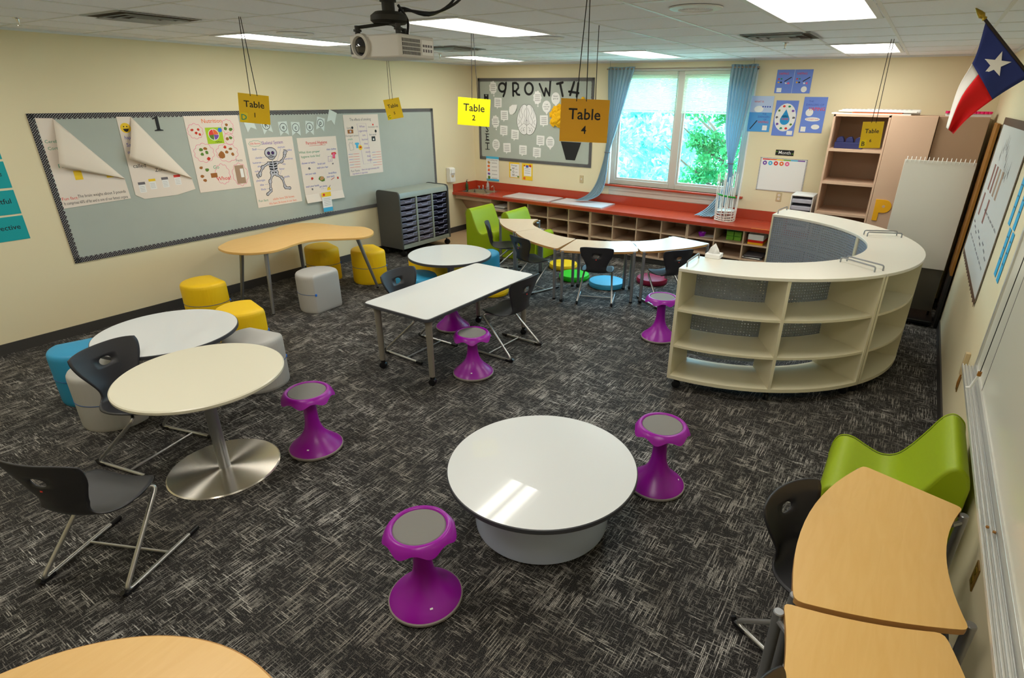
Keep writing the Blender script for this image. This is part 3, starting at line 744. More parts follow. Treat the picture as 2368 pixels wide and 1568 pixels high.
# ------------------------------------------------------------------ curved bookcase
RO, RI, ZT, ZBm, UA = 1.637, 1.183, 1.065, .10, 58.3
DC = (5.428, -2.583)
def dp(r, a, z): return (r*math.sin(R(a)), -r*math.cos(R(a)), z)
def ringseg(mb, r0, r1, a0, a1, z0, z1, n=16, inset=0):
    v = []; 
    for k in range(n+1):
        a = a0+(a1-a0)*k/n
        v += [dp(r0, a, z0), dp(r1, a, z0), dp(r1, a, z1), dp(r0, a, z1)]
    f = []
    for k in range(n):
        o_, p_ = 4*k, 4*k+4
        for q in range(4): f.append((o_+q, o_+(q+1) % 4, p_+(q+1) % 4, p_+q))
    f += [(3, 2, 1, 0), (4*n, 4*n+1, 4*n+2, 4*n+3)]
    return mb.add(v, f)
def caster(parent, x, y, h, rz=0, r=.035):
    c = MB('black_plastic').box(x-.022, x+.022, y-.022, y+.022, h-.006, h); c.tube([(x, y, h), (x, y, h-.03)], .012, 8)
    for s in (-.013, .013):
        c.T = Matrix.Translation((x, y, r)) @ Matrix.Rotation(rz, 4, 'Z') @ Matrix.Translation((.012, s, 0)) @ Matrix.Rotation(R(90), 4, 'X')
        c.lathe([(r-.012, -.008), (r-.003, -.007), (r, -.003), (r, .003), (r-.003, .007), (r-.012, .008)], 20)
    c.T = None; return c.build('caster', parent)
def bookcase_unit(k, label):
    t = thing('curved_bookcase', label, 'bookcase', (*DC, 0), group='curved mobile bookcase units forming a half ring')
    a0, a1 = k*UA+.15, (k+1)*UA-.15; th = .022
    da = math.degrees(.022/1.4)
    ringseg(MB('laminate_cool'), RI, RO, a0, a1, ZT-.026, ZT).build('top_panel', t, smooth=30, bevel=.003)
    ringseg(MB('laminate_cream'), RI+.012, RO-.004, a0, a1, ZBm, ZBm+.03).build('bottom_panel', t, smooth=30)
    for z in (.725, .41):
        for s0, s1 in ((a0+da, (a0+a1)/2-da/2), ((a0+a1)/2+da/2, a1-da)):
            ringseg(MB('laminate_cream'), RI+.02, RO-.012, s0, s1, z-.02, z, 8).build('shelf', t, smooth=30)
    for a in (a0, a1-da): ringseg(MB('laminate_cream'), RI, RO-.003, a, a+da, ZBm+.03, ZT-.026, 1).build('side_panel', t, smooth=0)
    am = (a0+a1)/2; ringseg(MB('laminate_cream'), RI+.02, RO-.006, am-da/2, am+da/2, ZBm+.03, ZT-.026, 1).build('divider', t, smooth=0)
    for s0, s1 in ((a0+da, am), (am, a1-da)):
        b = MB('perf'); n = 10; b.uv = []; v = []
        for q in range(n+1):
            a = s0+(s1-s0)*q/n
            for z in (.17, ZT-.027): v.append(dp(RI+.012, a, z)); b.uv.append((R(a)*RI, z))
        b.add(v, [(2*q, 2*q+2, 2*q+3, 2*q+1) for q in range(n)])
        b.build('perforated_back', t, smooth=30)
    for h_ in (a0+1.5, a1-1.8):
        MB('steel_grey').tube(smooth_path([dp(RI+.07, h_, ZT), dp(RI+.07, h_, ZT+.042), dp(RO-.07, h_, ZT+.042), dp(RO-.07, h_, ZT)], .018, 4), .006, 10).build('top_handle', t, smooth=60)
    for a, r in ((a0+2, RO-.06), (am, RO-.06), (a1-2, RO-.06), (a0+2, RI+.07), (a1-2, RI+.07)):
        p = dp(r, a, 0); caster(t, p[0], p[1], ZBm, R(a*3))
    return t
bookcase_unit(0, 'nearest unit of the curved cream bookcase, its six open cells facing the viewer')
bookcase_unit(1, 'middle unit of the curved cream bookcase, at the right-hand bend')
bookcase_unit(2, 'far unit of the curved bookcase, showing its blue-grey inner back')
t = thing('tissue_box', 'white tissue with its box standing behind the near edge of the curved bookcase', 'tissue box', (5.56, -3.735, ZT+.001))
MB('paper_w').box(-.06, .06, -.055, .055, 0, .035).build('box', t, bevel=.003)
MB('paper_w').add([(-.05, -.01, .035), (-.02, .025, .035), (.03, .02, .035), (.05, -.01, .035), (0, -.03, .035), (-.035, 0, .08), (0, .01, .115), (.035, -.005, .07), (.01, -.015, .095)], [(0, 5, 6, 4), (0, 1, 5), (1, 2, 6, 5), (2, 3, 7, 6), (3, 4, 8, 7), (4, 6, 8), (6, 7, 8)]).build('tissue', t, solid=.001)

# ------------------------------------------------------------------ counter along the window wall
t = thing('worktop', 'long brick red worktop with splashback under the window', 'counter', (2.903, -.323, .69))
b = MB('counter_red'); sx0, sx1, sy0, sy1 = .08, .64, -.53, -.14
for q in ((0, sx0, -.64, 0), (sx1, 5.85, -.64, 0), (sx0, sx1, -.64, sy0), (sx0, sx1, sy1, 0)): b.box(q[0]-2.9, q[1]-2.9, q[2]+.32, q[3]+.32, 0, .0327)
b.box(-2.9, 2.95, -.338, -.318, -.012, .0327)
b.build('slab', t, smooth=0)
MB('counter_red').box(-2.9+.02, 2.95, .30, .32, .0327, .165).box(-2.9, -2.88, -.32, .32, .0327, .165).build('splashback', t, bevel=.002)
t = thing('sink', 'shallow stainless sink with chrome tap at the left end of the red worktop', 'sink', (.36, -.335, .7227))
b = MB('stainless')
for q in ((-.31, .31, -.225, -.175), (-.31, .31, .165, .225), (-.31, -.25, -.175, .165), (.25, .31, -.175, .165)): b.box(q[0], q[1], q[2], q[3], 0, .005)
b.build('rim', t, bevel=.002)
b = MB('stainless'); v = [(-.25, -.175, .002), (.25, -.175, .002), (.25, .165, .002), (-.25, .165, .002), (-.22, -.15, -.13), (.22, -.15, -.13), (.22, .14, -.13), (-.22, .14, -.13)]
b.add(v, [(0, 4, 5, 1), (1, 5, 6, 2), (2, 6, 7, 3), (3, 7, 4, 0), (4, 7, 6, 5)]).build('basin', t, solid=.003)
b = MB('chrome').tube(smooth_path([(-.08, .195, .005), (-.08, .195, .05), (.06, .02, .11), (.08, 0, .085)], .03, 5), .009, 10).cyl((-.08, .195), .02, .005, .03).box(-.17, .01, .18, .21, .005, .018)
for x in (-.17, .01): b.cyl((x, .195), .012, .005, .05); b.tube([(x-.02, .185, .055), (x+.025, .2, .055)], .006, 8)
b.build('tap', t)
MB('chrome').tube(smooth_path([(.17, .195, .005), (.17, .195, .08), (.17, .15, .09), (.17, .12, .075)], .02, 4), .008, 8).build('spray_spout', t)
t = thing('soap_bottle', 'dark green soap bottle in the corner left of the sink', 'bottle', (.035+.06, -.37, .7277-.005))
MB('lime_box').m(mat('bottle_green', (40, 70, 30), .15)).lathe([(.0001, 0), (.024, 0), (.026, .01), (.026, .10), (.012, .13), (.010, .15)], 18).build('bottle_body', t)
MB('black_plastic').lathe([(.012, .148), (.012, .165), (.004, .167), (.004, .185)], 12).tube([(0, 0, .185), (.03, 0, .182)], .004, 6).build('pump', t)
t = thing('soap_bottle', 'clear pump bottle behind the tap in the corner', 'bottle', (.33, -.06, .7227))
MB(mat('clear_plastic', (200, 200, 195), .1, alpha=.6)).lathe([(.0001, 0), (.025, 0), (.027, .01), (.026, .10), (.010, .13), (.008, .15)], 18).build('bottle_body', t)
MB('chrome').lathe([(.011, .148), (.011, .16), (.004, .162), (.004, .19)], 12).tube([(0, 0, .19), (.03, 0, .186)], .004, 6).build('pump', t)
t = thing('soap_dispenser', 'white soap dispenser on the left wall above the sink end', 'dispenser', (0.004, -.735, .90))
MB('jamb_white').prismy([(0, 0), (.09, .0), (.10, .04), (.085, .12), (.10, .22), (.07, .245), (0, .245)], -.065, .065).build('housing', t, bevel=.008)
MB('paper_w').box(.088, .112, -.045, .045, .15, .225).build('push_cover', t, bevel=.006)
MB('outlet').box(.082, .092, -.03, .03, .02, .12).build('window_slot', t)
# sink apron
t = thing('sink_apron', 'beige apron board and slanted knee panel under the sink', 'panel', (.4, -.3, 0))
MB('cubby').box(-.395, .39, -.29, -.265, .60, .69).build('apron_board', t, bevel=.002)
MB('cab_tan').add([(-.395, -.15, .60), (.385, -.15, .60), (.385, .22, .14), (-.395, .22, .14)], [(0, 1, 2, 3)]).build('knee_panel', t, solid=.015)
# cubby units
def cubby(x0, x1, n, label):
    t = thing('cubby_unit', label, 'shelf unit', ((x0+x1)/2, -.31, 0), group='open cubby units under the red worktop')
    hw = (x1-x0)/2-.001; T = .018; yb, yf = .29, -.30
    for x in (-hw, hw-T): MB('cubby').box(x, x+T, yf, yb, .0, .688).build('side_panel', t, smooth=0)
    for k in range(1, n): x = -hw+2*hw*k/n; MB('cubby').box(x-T/2, x+T/2, yf+.004, yb-.01, .108, .66).build('divider', t, smooth=0)
    for k, z in enumerate((.09, .27, .475)): 
        MB('cubby').box(-hw+T, hw-T, yf+(0 if k == 0 else .003), yb-.01, z, z+.018).build('shelf', t, smooth=0)
    MB('cubby').box(-hw+T, hw-T, yf, yb, .66, .688).build('top_rail', t, smooth=0)
    MB('cubby_in').box(-hw+T, hw-T, yb-.009, yb, .1, .68).build('back_panel', t, smooth=0)
    MB('base_dark').box(-hw+T, hw-T, yf+.05, yf+.062, 0, .09).build('kick_board', t, smooth=0)
cubby(.80, 1.18, 1, 'single open cubby column with magazines, left end of the shelves')
cubby(1.18, 2.74, 4, 'open cubby unit behind the left half of the crescent tables')
cubby(2.74, 4.29, 4, 'empty open cubby unit below the window, middle of the row')
cubby(4.29, 5.85, 4, 'open cubby unit at the right holding green boxes and games')
def stack(name, x, y, z, n, sx, sy, th, cols, label, cat, grp):
    zz = z+.0005
    for i in range(n):
        b = MB(cols[i % len(cols)]).obox((0, 0), rnd.uniform(-.12, .12), sx, sy, 0, th-.0006)
        o = b.build(name, loc=(x+rnd.uniform(-.01, .01), y+rnd.uniform(-.01, .01), zz), smooth=0, bevel=.001)
        tag(o, label, cat, grp); zz += th
for z0, ps in ((.493, 'upper'), (.288, 'middle')):
    stack('magazine', .98, -.44, z0, 5, .22, .27, .014, ['paper_w', 'paper', 'ink_grey', 'paper_w'], 'thin magazine in the pile on the %s shelf of the leftmost cubby' % ps, 'magazine', 'magazines in the leftmost cubby, %s shelf' % ps)
t = thing('bowl', 'small bright purple bowl in an open cubby', 'bowl', (4.47, -.48, .4945))
MB(mat('bowl_purple', (150, 20, 190), .3)).lathe([(.0001, .004), (.03, .0), (.035, 0), (.055, .055), (.052, .056), (.032, .008), (.0001, .008)], 24).build('bowl_body', t)
tag(MB('paper_w').obox((0, 0), .2, .20, .16, 0, .004).build('paper_sheet', loc=(4.55, -.42, .4935), smooth=0), 'white paper sheet under the purple bowl in the cubby', 'paper')
for i, (x, z) in enumerate(((4.86, .4935), (4.965, .4935), (4.86, .556), (4.965, .556))):
    bx = MB('lime_box').box(-.048, .048, -.12, .12, 0, .05).build('green_box', loc=(x, -.36, z), bevel=.003)
    tag(bx, ['lower left', 'lower right', 'upper left', 'upper right'][i]+' green plastic box in the cubby right of the purple bowl', 'box', 'green boxes in a cubby')
    MB(mat('lid_green', (80, 150, 30), .4)).box(-.05, .05, -.122, .122, .05, .060).build('lid', bx, bevel=.002)
for z, h, c, lb in ((.4935, .028, 'p_yellow', 'yellow game box lowest in the stack of the right end cubby'), (.522, .032, 'ink_red', 'red game box in the middle of the stack in the right end cubby'), (.5545, .075, 'paper_w', 'white box on top of the red game box in the right end cubby')):
    tag(MB(c if c != 'ink_red' else mat('box_red', (225, 30, 10), .4)).box(-.10, .10, -.14, .14, 0, h-.0005).build('game_box', loc=(5.225, -.43, z), bevel=.002), lb, 'box', 'boxes stacked in the right end cubby')
stack('paper_folder', 5.22, -.42, .2900, 4, .24, .28, .012, ['ink_grey', 'paper_w', 'black_plastic', 'ink_grey'], 'grey folder in the pile on the lower shelf of the right end cubby', 'folder', 'folders in the right end cubby')
tag(MB('p_yellow').box(0, .24, -.003, 0, -.0, .045).build('yellow_label', loc=(5.16, -.6415, .6795), smooth=0), 'yellow paper strip stuck on the worktop edge at its right end', 'label')
# whiteboards lying on the counter
def lay_board(x, y, rz, label):
    t = thing('lap_board', label, 'board', (x, y, .7232), rz, 'white boards lying on the red worktop')
    MB('white_top').box(-.44, .44, -.235, .235, .002, .012).build('panel', t, smooth=0)
    b = MB('alum')
    for q in ((-.45, .45, -.245, -.235), (-.45, .45, .235, .245), (-.45, -.44, -.235, .235), (.44, .45, -.235, .235)): b.box(q[0], q[1], q[2], q[3], 0, .016)
    b.build('frame', t, smooth=0)
lay_board(1.50, -.345, 0, 'left framed white board lying flat on the red worktop')
lay_board(2.46, -.35, 0, 'right framed white board on the worktop with the curtain end on it')

# curtains
def curtain(label, secs, folds, phase):
    t = thing('curtain', label, 'curtain', (secs[0][0], 0, 0), group='light blue window curtains')
    ox = secs[0][0]; S = catmull([tuple(map(float, s)) for s in secs], 5, False); NU = 60; V = []; n = len(S)
    for (xl, xr, z, y, amp) in S:
        for i in range(NU+1):
            u = i/NU; V.append((xl+(xr-xl)*u-ox, y+amp*math.sin(u*folds*2*PI+phase)+amp*.4*math.sin(u*folds*4.3*PI), z+.004*math.sin(u*9)))
    F = [(j*(NU+1)+i, j*(NU+1)+i+1, (j+1)*(NU+1)+i+1, (j+1)*(NU+1)+i) for j in range(n-1) for i in range(NU)]
    MB('curtain').add(V, F).build('drape', t, smooth=180, solid=.002)
    return t
t = curtain('left light blue curtain tied and trailing on the white board', [(2.66, 3.09, 2.69, -.10, .016), (2.67, 3.02, 2.45, -.10, .016), (2.69, 2.93, 2.12, -.09, .014), (2.69, 2.84, 1.82, -.08, .012), (2.67, 2.745, 1.50, -.08, .008), (2.62, 2.73, 1.25, -.09, .010), (2.55, 2.71, 1.02, -.11, .012), (2.46, 2.66, .86, -.17, .012), (2.33, 2.52, .775, -.27, .010), (2.26, 2.42, .765, -.33, .008)], 7, 0)
MB('ink_grey').tube([(2.71-2.66+.045*math.cos(a*PI/8), -.08+.022*math.sin(a*PI/8), 1.50) for a in range(17)], .006, 8).build('tie', t)
t = curtain('right light blue curtain tied and draped onto the red worktop', [(4.46, 4.81, 2.70, -.10, .016), (4.46, 4.78, 2.45, -.10, .016), (4.47, 4.75, 2.12, -.09, .014), (4.50, 4.71, 1.82, -.08, .012), (4.585, 4.66, 1.46, -.08, .008), (4.60, 4.69, 1.22, -.09, .010), (4.50, 4.67, .99, -.12, .012), (4.38, 4.60, .82, -.22, .014), (4.27, 4.53, .745, -.33, .008)], 7, 1)
MB('ink_grey').tube([(4.62-4.46+.042*math.cos(a*PI/8), -.08+.022*math.sin(a*PI/8), 1.46) for a in range(17)], .006, 8).build('tie', t)
t = thing('curtain_rod', 'thin brown curtain rod hung by two wires above the window', 'rod', (3.73, -.10, 2.665))
MB('frame_brown').tube([(-1.09, 0, 0), (1.10, 0, 0)], .009, 10).build('rod', t)
for x in (-1.04, 1.02): MB('string').tube([(x, 0, .008), (x, 0, H-2.665)], .0015, 5).build('wire', t)

# wire basket of rods
t = thing('wire_basket', 'white wire basket bristling with upright rods and green tape on the worktop', 'basket', (4.715, -.33, .7232))
b = MB('wire_white')
for k in range(5):
    r_ = .135-.002*k; z = .012+.030*k+(.01 if k > 2 else 0); b.tube([(r_*math.cos(a*PI/18), r_*math.sin(a*PI/18), z+.006*math.sin(a*.35+k)) for a in range(37)], .0065, 7)
for k in range(4): b.tube([(-.12, -.09+.06*k, .01), (.12, -.09+.06*k, .01)], .004, 6)
b.build('hoops', t)
b = MB('wire_white')
for k in range(18):
    a = 2*PI*k/18; hh = rnd.uniform(.48, .68); r0, r1 = .135, rnd.uniform(.13, .18)
    if k % 3 == 0: r0, r1 = .08, .07
    b.tube([(r0*math.cos(a), r0*math.sin(a), .01), (r1*math.cos(a+.1), r1*math.sin(a+.1), hh)], .0065, 7)
b.build('rods', t)
MB('wire_white').lathe([(.0001, .13), (.10, .13), (.11, .135), (.10, .14), (.0001, .14)], 30).build('disc', t)
MB('tape_green').tube([(.142*math.cos(R(a)), .142*math.sin(R(a)), .36-.0003*(a+120)) for a in range(-150, -20, 10)], .012, 6).build('tape', t)
# drawer tower
t = thing('drawer_tower', 'small white plastic drawer tower at the right end of the worktop', 'drawers', (5.69, -.33, .7232))
MB('paper_w').box(-.13, -.12, -.17, .17, 0, .45).box(.12, .13, -.17, .17, 0, .45).box(-.13, .13, -.17, .17, .44, .455).box(-.12, .12, .16, .17, 0, .44).build('casing', t, bevel=.003)
for k in range(5): MB(mat('drawer_frost', (190, 190, 205), .3)).box(-.116, .116, -.165, .15, .008+.087*k, .058+.087*k).build('drawer', t, bevel=.006)

# ------------------------------------------------------------------ tall storage
t = thing('open_bookcase', 'tall open tan bookcase with four shelves right of the posters', 'bookcase', (6.165, -.31, 0))
b = MB('cab_tan'); hw, hd = .292, .29
for x in (-hw, hw-.02): MB('cab_tan').box(x, x+.02, -hd, hd, 0, 2.135).build('side_panel', t, smooth=0)
MB('cab_tan').box(-hw, hw, -hd, hd, 2.115, 2.14).build('top_panel', t, smooth=0)
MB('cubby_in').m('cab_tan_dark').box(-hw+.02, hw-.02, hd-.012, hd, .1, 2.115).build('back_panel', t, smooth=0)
for z in (1.76, 1.385, 1.02, .70, .38, .09): MB('cab_tan').box(-hw+.02, hw-.02, -hd+.002, hd-.012, z-.03, z).build('shelf', t, smooth=0)
MB('base_dark').box(-hw+.02, hw-.02, -hd+.04, -hd+.05, 0, .06).build('kick_board', t, smooth=0)
def tallcab(x0, x1, yf, label, m1):
    t = thing('storage_cabinet', label, 'cabinet', ((x0+x1)/2, -.3, 0)); hw = (x1-x0)/2-.001
    MB('cab_tan').box(-hw, hw, yf+.3+.02, .295, .0, 2.14).build('carcass', t, smooth=0)
    d = MB(m1).box(-hw+.003, hw-.003, yf+.3, yf+.319, .08, 2.135).build('door', t, bevel=.002)
    MB('steel_grey').tube([(hw-.05, yf+.3, 1.12), (hw-.05, yf+.27, 1.12), (hw-.05, yf+.27, 1.0), (hw-.05, yf+.3, 1.0)], .005, 8).build('handle', d)
tallcab(6.46, 6.905, -.62, 'tall light tan cabinet right of the open bookcase', 'cab_tan')
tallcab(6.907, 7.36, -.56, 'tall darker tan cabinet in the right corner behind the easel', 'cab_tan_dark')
o = MB('wood_brown').box(-.012, .012, -.17, .17, .60, 2.10).m('black_matte').box(-.012, .012, -.17, .17, 0.0, .60).build('wooden_panel', loc=(7.39, -1.07, 0), bevel=.002)
tag(o, 'narrow brown and black wooden panel leaning in the right corner beside the easel', 'panel')
t = thing('block_letter', 'yellow cardboard letter P stuck on the light tan cabinet', 'letter', mw=frame('back', 6.585, 1.10, .6225))
b = MB('p_yellow'); P = [(-.075, -.115), (-.02, -.115), (-.02, -.02)]+[(.02+.075*math.cos(a), .055+.075*math.sin(a)) for a in [R(-90+15*k) for k in range(13)]]+[(-.075, .13)]
b.prism(P, 0, .008); b.m('cab_tan').disc(.015, .055, .016, .009); b.build('letter_body', t, bevel=.0015)
# things on and in the cabinets
for k in range(4):
    b = MB('paper_w').box(-.40+.02*k, .40+.01*k, -.16, .16, 0, .013)
    if k == 3:
        b.m('ink_grey')
        for i in range(16): x = -.34+.045*i; b.box(x, x+.02, -.1605, -.12, .0132, .0136); b.box(x, x+.02, -.06, .08, .0132, .0136)
    if k == 1: b = MB('ink_orange').box(-.20, .30, -.163, .16, 0, .007)
    o = b.build('paper_chart', loc=(6.24+.015*k, -.42, 2.1405+.0135*k), smooth=0)
    tag(o, ['lowest white chart sheet of the stack on the open bookcase', 'orange sheet in the stack on the open bookcase', 'upper white chart sheet of the stack on the open bookcase', 'printed chart sheet topmost on the open bookcase'][k], 'paper', 'flat charts on the open bookcase')
o = MB('paper_w').tube([(-.25, 0, 0), (.3, 0, 0)], .028, 16).build('paper_roll', loc=(6.42, -.18, 2.169)); tag(o, 'white paper roll lying behind the chart stack on the cabinets', 'roll')
t = thing('pink_box', 'pink lidded box with white scalloped sides on top of the right cabinet', 'box', (7.16, -.42, 2.1405))
MB('paper_w').box(-.20, .20, -.12, .12, 0, .04).build('box_body', t, bevel=.004)
b = MB('pink').box(-.205, .205, -.125, .125, .04, .052)
for i in range(12): b.cyl((-.19+.034*i, -.126), .018, .03, .052, 12)
b.build('lid', t)

t = thing('desk_organizer', 'navy blue organizer with humped dividers on the top bookcase shelf', 'organizer', (6.08, -.45, 1.7605))
MB('navy').box(-.15, .15, -.07, .08, 0, .07).build('tray_base', t, bevel=.004)
for k in range(3):
    x = -.10+.10*k; MB('navy').prismy([(x-.04, .07), (x-.035, .11), (x-.01, .13), (x+.02, .13), (x+.04, .10), (x+.045, .07)], -.06, .07).build('divider_hump', t, bevel=.004)

# easel with pad
t = thing('easel', 'mobile easel with a blank white spiral chart pad and dark lower panel', 'easel', (7.005, -1.03, 0))
MB('black_plastic').tube([(-.28, .035, .06), (-.28, .035, 1.60)], .012, 8).tube([(.30, .035, .06), (.30, .035, 1.60)], .012, 8).tube([(-.28, .035, 1.60), (.30, .035, 1.60)], .012, 8).build('upright_frame', t)
MB(mat('easel_grey', (88, 84, 74), .5)).box(-.315, .32, .01, .03, .12, .66).build('lower_panel', t, smooth=0)
MB('black_plastic').box(-.34, .345, -.22, .22, .03, .07).build('base_tray', t, bevel=.01)
MB(mat('pad_white', (226, 224, 214), .6)).box(-.305, .325, -.012, .012, .60, 1.72).build('chart_pad', t, bevel=.002)
b = MB('paper_w')
for i in range(16):
    x = -.285+.039*i; b.tube([(x, -.014, 1.695), (x, -.03, 1.72), (x, -.012, 1.752), (x, .014, 1.735), (x, .016, 1.70)], .0032, 6)
b.build('spiral_binding', t)
for sx in (-.3, .3):
    for sy in (-.18, .18): c = MB('black_plastic'); c.T = Matrix.Translation((sx, sy, .0175)) @ Matrix.Rotation(R(90), 4, 'X'); c.lathe([(.012, -.01), (.0175, -.008), (.0175, .008), (.012, .01)], 16); c.build('caster', t)

# ------------------------------------------------------------------ tray cart by the left wall
t = thing('tray_cart', 'dark grey rolling cart with three columns of shallow trays by the left wall', 'cart', (.285, -1.90, 0))
hy, dx = .545, .235
def rrect(x0, x1, z0, z1, r): return roundpoly([(x0, z0), (x1, z0), (x1, z1), (x0, z1)], [.01, .01, r, r])
for y in (-hy, hy-.025): MB('cart_grey').prismy(rrect(-dx, dx+.01, .12, .975, .07), y, y+.025).build('side_panel', t, bevel=.003)
MB('cart_top').prismy([(-dx+.02, .93), (-dx+.06, .965), (dx-.06, .965), (dx-.015, .95), (dx-.001, .90), (dx-.001, .875), (dx-.03, .875), (dx-.03, .90), (-dx+.02, .90)], -hy+.025, hy-.025).build('top_panel', t, smooth=40)
MB('cart_top').box(-dx+.01, dx, -hy+.025, hy-.025, .12, .175).build('bottom_rail', t, smooth=0)
MB('tray_dark').box(-dx, -dx+.01, -hy+.025, hy-.025, .175, .9).build('back_panel', t, smooth=0)
cw = (2*hy-.05)/3
for k in (1, 2): y = -hy+.025+cw*k; MB('cart_top').box(-dx+.01, dx-.004, y-.014, y+.014, .175, .88).build('divider', t, smooth=0)
for k in range(3):
    for j in range(8):
        y0, y1 = -hy+.025+cw*k+.018, -hy+.025+cw*(k+1)-.018; z = .19+.085*j
        tr = MB('tray' if k < 2 else 'tray_dark').box(-.2, dx-.02, y0, y1, z, z+.006).box(dx-.026, dx-.02, y0, y1, z, z+.058).box(-.2, dx-.02, y0, y0+.005, z, z+.058).box(-.2, dx-.02, y1-.005, y1, z, z+.058).build('tray', t, smooth=0)
        ym = (y0+y1)/2
        MB('tray_edge').tube([(dx-.016, y0, z+.06), (dx-.016, ym-.07, z+.058), (dx-.006, ym-.06, z+.030), (dx-.006, ym+.06, z+.030), (dx-.016, ym+.07, z+.058), (dx-.016, y1, z+.06)], .0035, 6).build('handle_lip', tr)
        if k < 2:
            for q in range(3): MB('tray').box(-.17, dx-.04, y0+.02+.07*q, y0+.07+.07*q, z+.006, z+.035).build('contents', tr, smooth=0) if (j+q) % 2 else None
for sx in (-.17, .19):
    for sy in (-hy+.05, hy-.05): caster(t, sx, sy, .12, rnd.uniform(0, 2), .045)

# ------------------------------------------------------------------ projector and hanging signs
def rotz_to(v): return math.atan2(v[1], v[0])
t = thing('projector', 'white ceiling projector with lens at the left and vents at the right', 'projector', (4.70, -6.36, 2.475), R(3))
# local: lens face on -y, side with vents on +x
P = roundpoly([(-.15, -.11), (.15, -.11), (.15, .12), (-.15, .12)], .015)
MB('proj').prism(P, -.045, .045).build('housing', t, bevel=.006)
b = MB('proj'); b.T = Matrix.Translation((-.075, -.11, 0)) @ Matrix.Rotation(R(90), 4, 'X')
b.lathe([(.052, -.01), (.05, .012), (.040, .016), (.038, .004)], 30).build('lens_ring', t)
b = MB(mat('lens_glass', (10, 12, 20), .05, coat=1)); b.T = Matrix.Translation((-.075, -.11, 0)) @ Matrix.Rotation(R(90), 4, 'X')
b.lathe([(.037, .004), (.025, .012), (.0001, .016)], 26).build('lens', t)
MB('proj_dark').box(-.142, -.128, -.1125, -.10, -.03, .01).build('sensor_window', t)
b = MB('proj_dark').box(.147, .1508, -.095, .02, -.035, .033); b.m('proj')
for k in range(5): b.box(.149, .153, -.097, .022, -.036+.0165*k, -.033+.0165*k)
for k in range(14): b.box(.149, .1525, -.09+.008*k, -.0885+.008*k, -.035, .033)
b.build('vent_grille', t, smooth=0)
b = MB('paper_w').box(.149, .1515, .03, .105, -.03, .03); b.m('ink_grey')
for k in range(4): b.box(.151, .1525, .036+.017*k, .045+.017*k, -.018, -.006); b.box(.151, .1525, .036+.017*k, .047+.017*k, .002, .012)
b.build('port_panel', t, smooth=0)
for x, y in ((-.12, -.08), (.12, -.08), (0, .09)): MB('mount').cyl((x, y), .012, .045, .085, 12).cyl((x, y), .018, .062, .07, 12).build('mount_stud', t)
MB('mount').tube([(-.12, -.08, .078), (0, 0, .098)], .007, 8).tube([(.12, -.08, .078), (0, 0, .098)], .007, 8).tube([(0, .09, .078), (0, 0, .098)], .007, 8).build('mount_arms', t)
MB('mount').lathe([(.0001, .095), (.07, .095), (.082, .105), (.08, .125), (.06, .14), (.0001, .142)], 32).cyl((0, 0), .028, .14, .185, 16).build('mount_plate', t)
MB('mount').cyl((0, 0), .036, .18, H-2.475, 24).build('ceiling_pole', t)
for k, pp in enumerate(([(.05, .02, .10), (.03, .05, .16), (.10, .15, .14), (.16, .25, .20), (.17, .30, .293)], [(.06, .03, .10), (.04, .06, .15), (.13, .16, .15), (.20, .26, .21), (.21, .31, .293)], [(.03, .03, .17), (.07, .04, .11), (.10, .0, .05)])):
    MB('black_plastic').tube(catmull(pp, 6, False), .006, 8).build('cable', t)

def sign(n, text, x, y, z_top, wd, ht, yawdeg, roll, mtl, label, strings, tagl=None, lam=False):
    """card hangs from ceiling strings, facing local -y"""
    t = thing('table_sign', label, 'sign', (x, y, z_top), R(yawdeg), 'hanging table number cards')
    mm = Matrix.Rotation(R(roll), 4, 'Y') @ Matrix.Rotation(R(90), 4, 'X')
    b = MB(mtl); b.T = mm; b.prism([(-wd/2, -ht), (wd/2, -ht), (wd/2, 0), (-wd/2, 0)], -.0015, .0015)
    b.build('card', t, smooth=0)
    b = MB('ink'); b.T = mm
    if text:
        b.text('Table', 0, -ht*.36, wd*.30, .0022, .012); b.text(text, 0, -ht*.72, wd*.22, .0022, .012); b.build('lettering', t, smooth=0)
    if tagl:
        b = MB('lamination'); b.T = mm; b.rect(-wd/2+.004, -ht+.003, -wd/2+.055, -ht+.07, .0024); b.build('pocket', t, smooth=0)
        b = MB('ink_green' if tagl == 'D' else 'ink'); b.T = mm; b.text(tagl, -wd/2+.029, -ht+.035, .055, .003, .01); b.build('pocket_letter', t, smooth=0)
    for (dx_, topx) in strings:
        b = MB('string'); b.tube([(dx_, .0, -.012), (dx_*.5+topx*.5, .002, (H-z_top)*.5), (topx, 0, H-z_top-.001)], .0028, 6); b.build('hanging_string', t)
def toward(x, y): return math.degrees(math.atan2(-8.41-y, 6.83-x))+90
sign(1, '1', 2.60, -5.745, 2.272, .205, .200, toward(2.59, -5.75)+6, 6, 'sign_gold', 'gold card reading Table 1 over the left bulletin board', ((-.022, -.005), (.024, .005)), 'D')
sign(2, '2', 3.425, -4.20, 2.262, .282, .225, toward(3.4, -4.2)+3, 4, 'sign_yellow', 'bright yellow card reading Table 2 left of the growth board', ((-.02, -.008), (.03, .008)))
sign(3, None, 4.63, -4.22, 2.245, .25, .22, toward(4.63, -4.2)+84, 0, 'sign_orange', 'edge-on card hidden behind the Table 4 card, its string showing at the right', ((0, 0),))
sign(4, '4', 5.185, -5.40, 2.272, .272, .226, toward(5.185, -5.4)+2, 1.5, 'sign_orange', 'large orange card reading Table 4 in front of the growth board', ((-.05, -.012), (.005, .002)))
sign(5, '5', .636, -2.527, 2.232, .215, .255, toward(.64, -2.53)+8, -10, 'sign_gold', 'small gold card reading Table 5 above the corner of the left bulletin board', ((-.02, -.01), (.02, .01)), 'C')
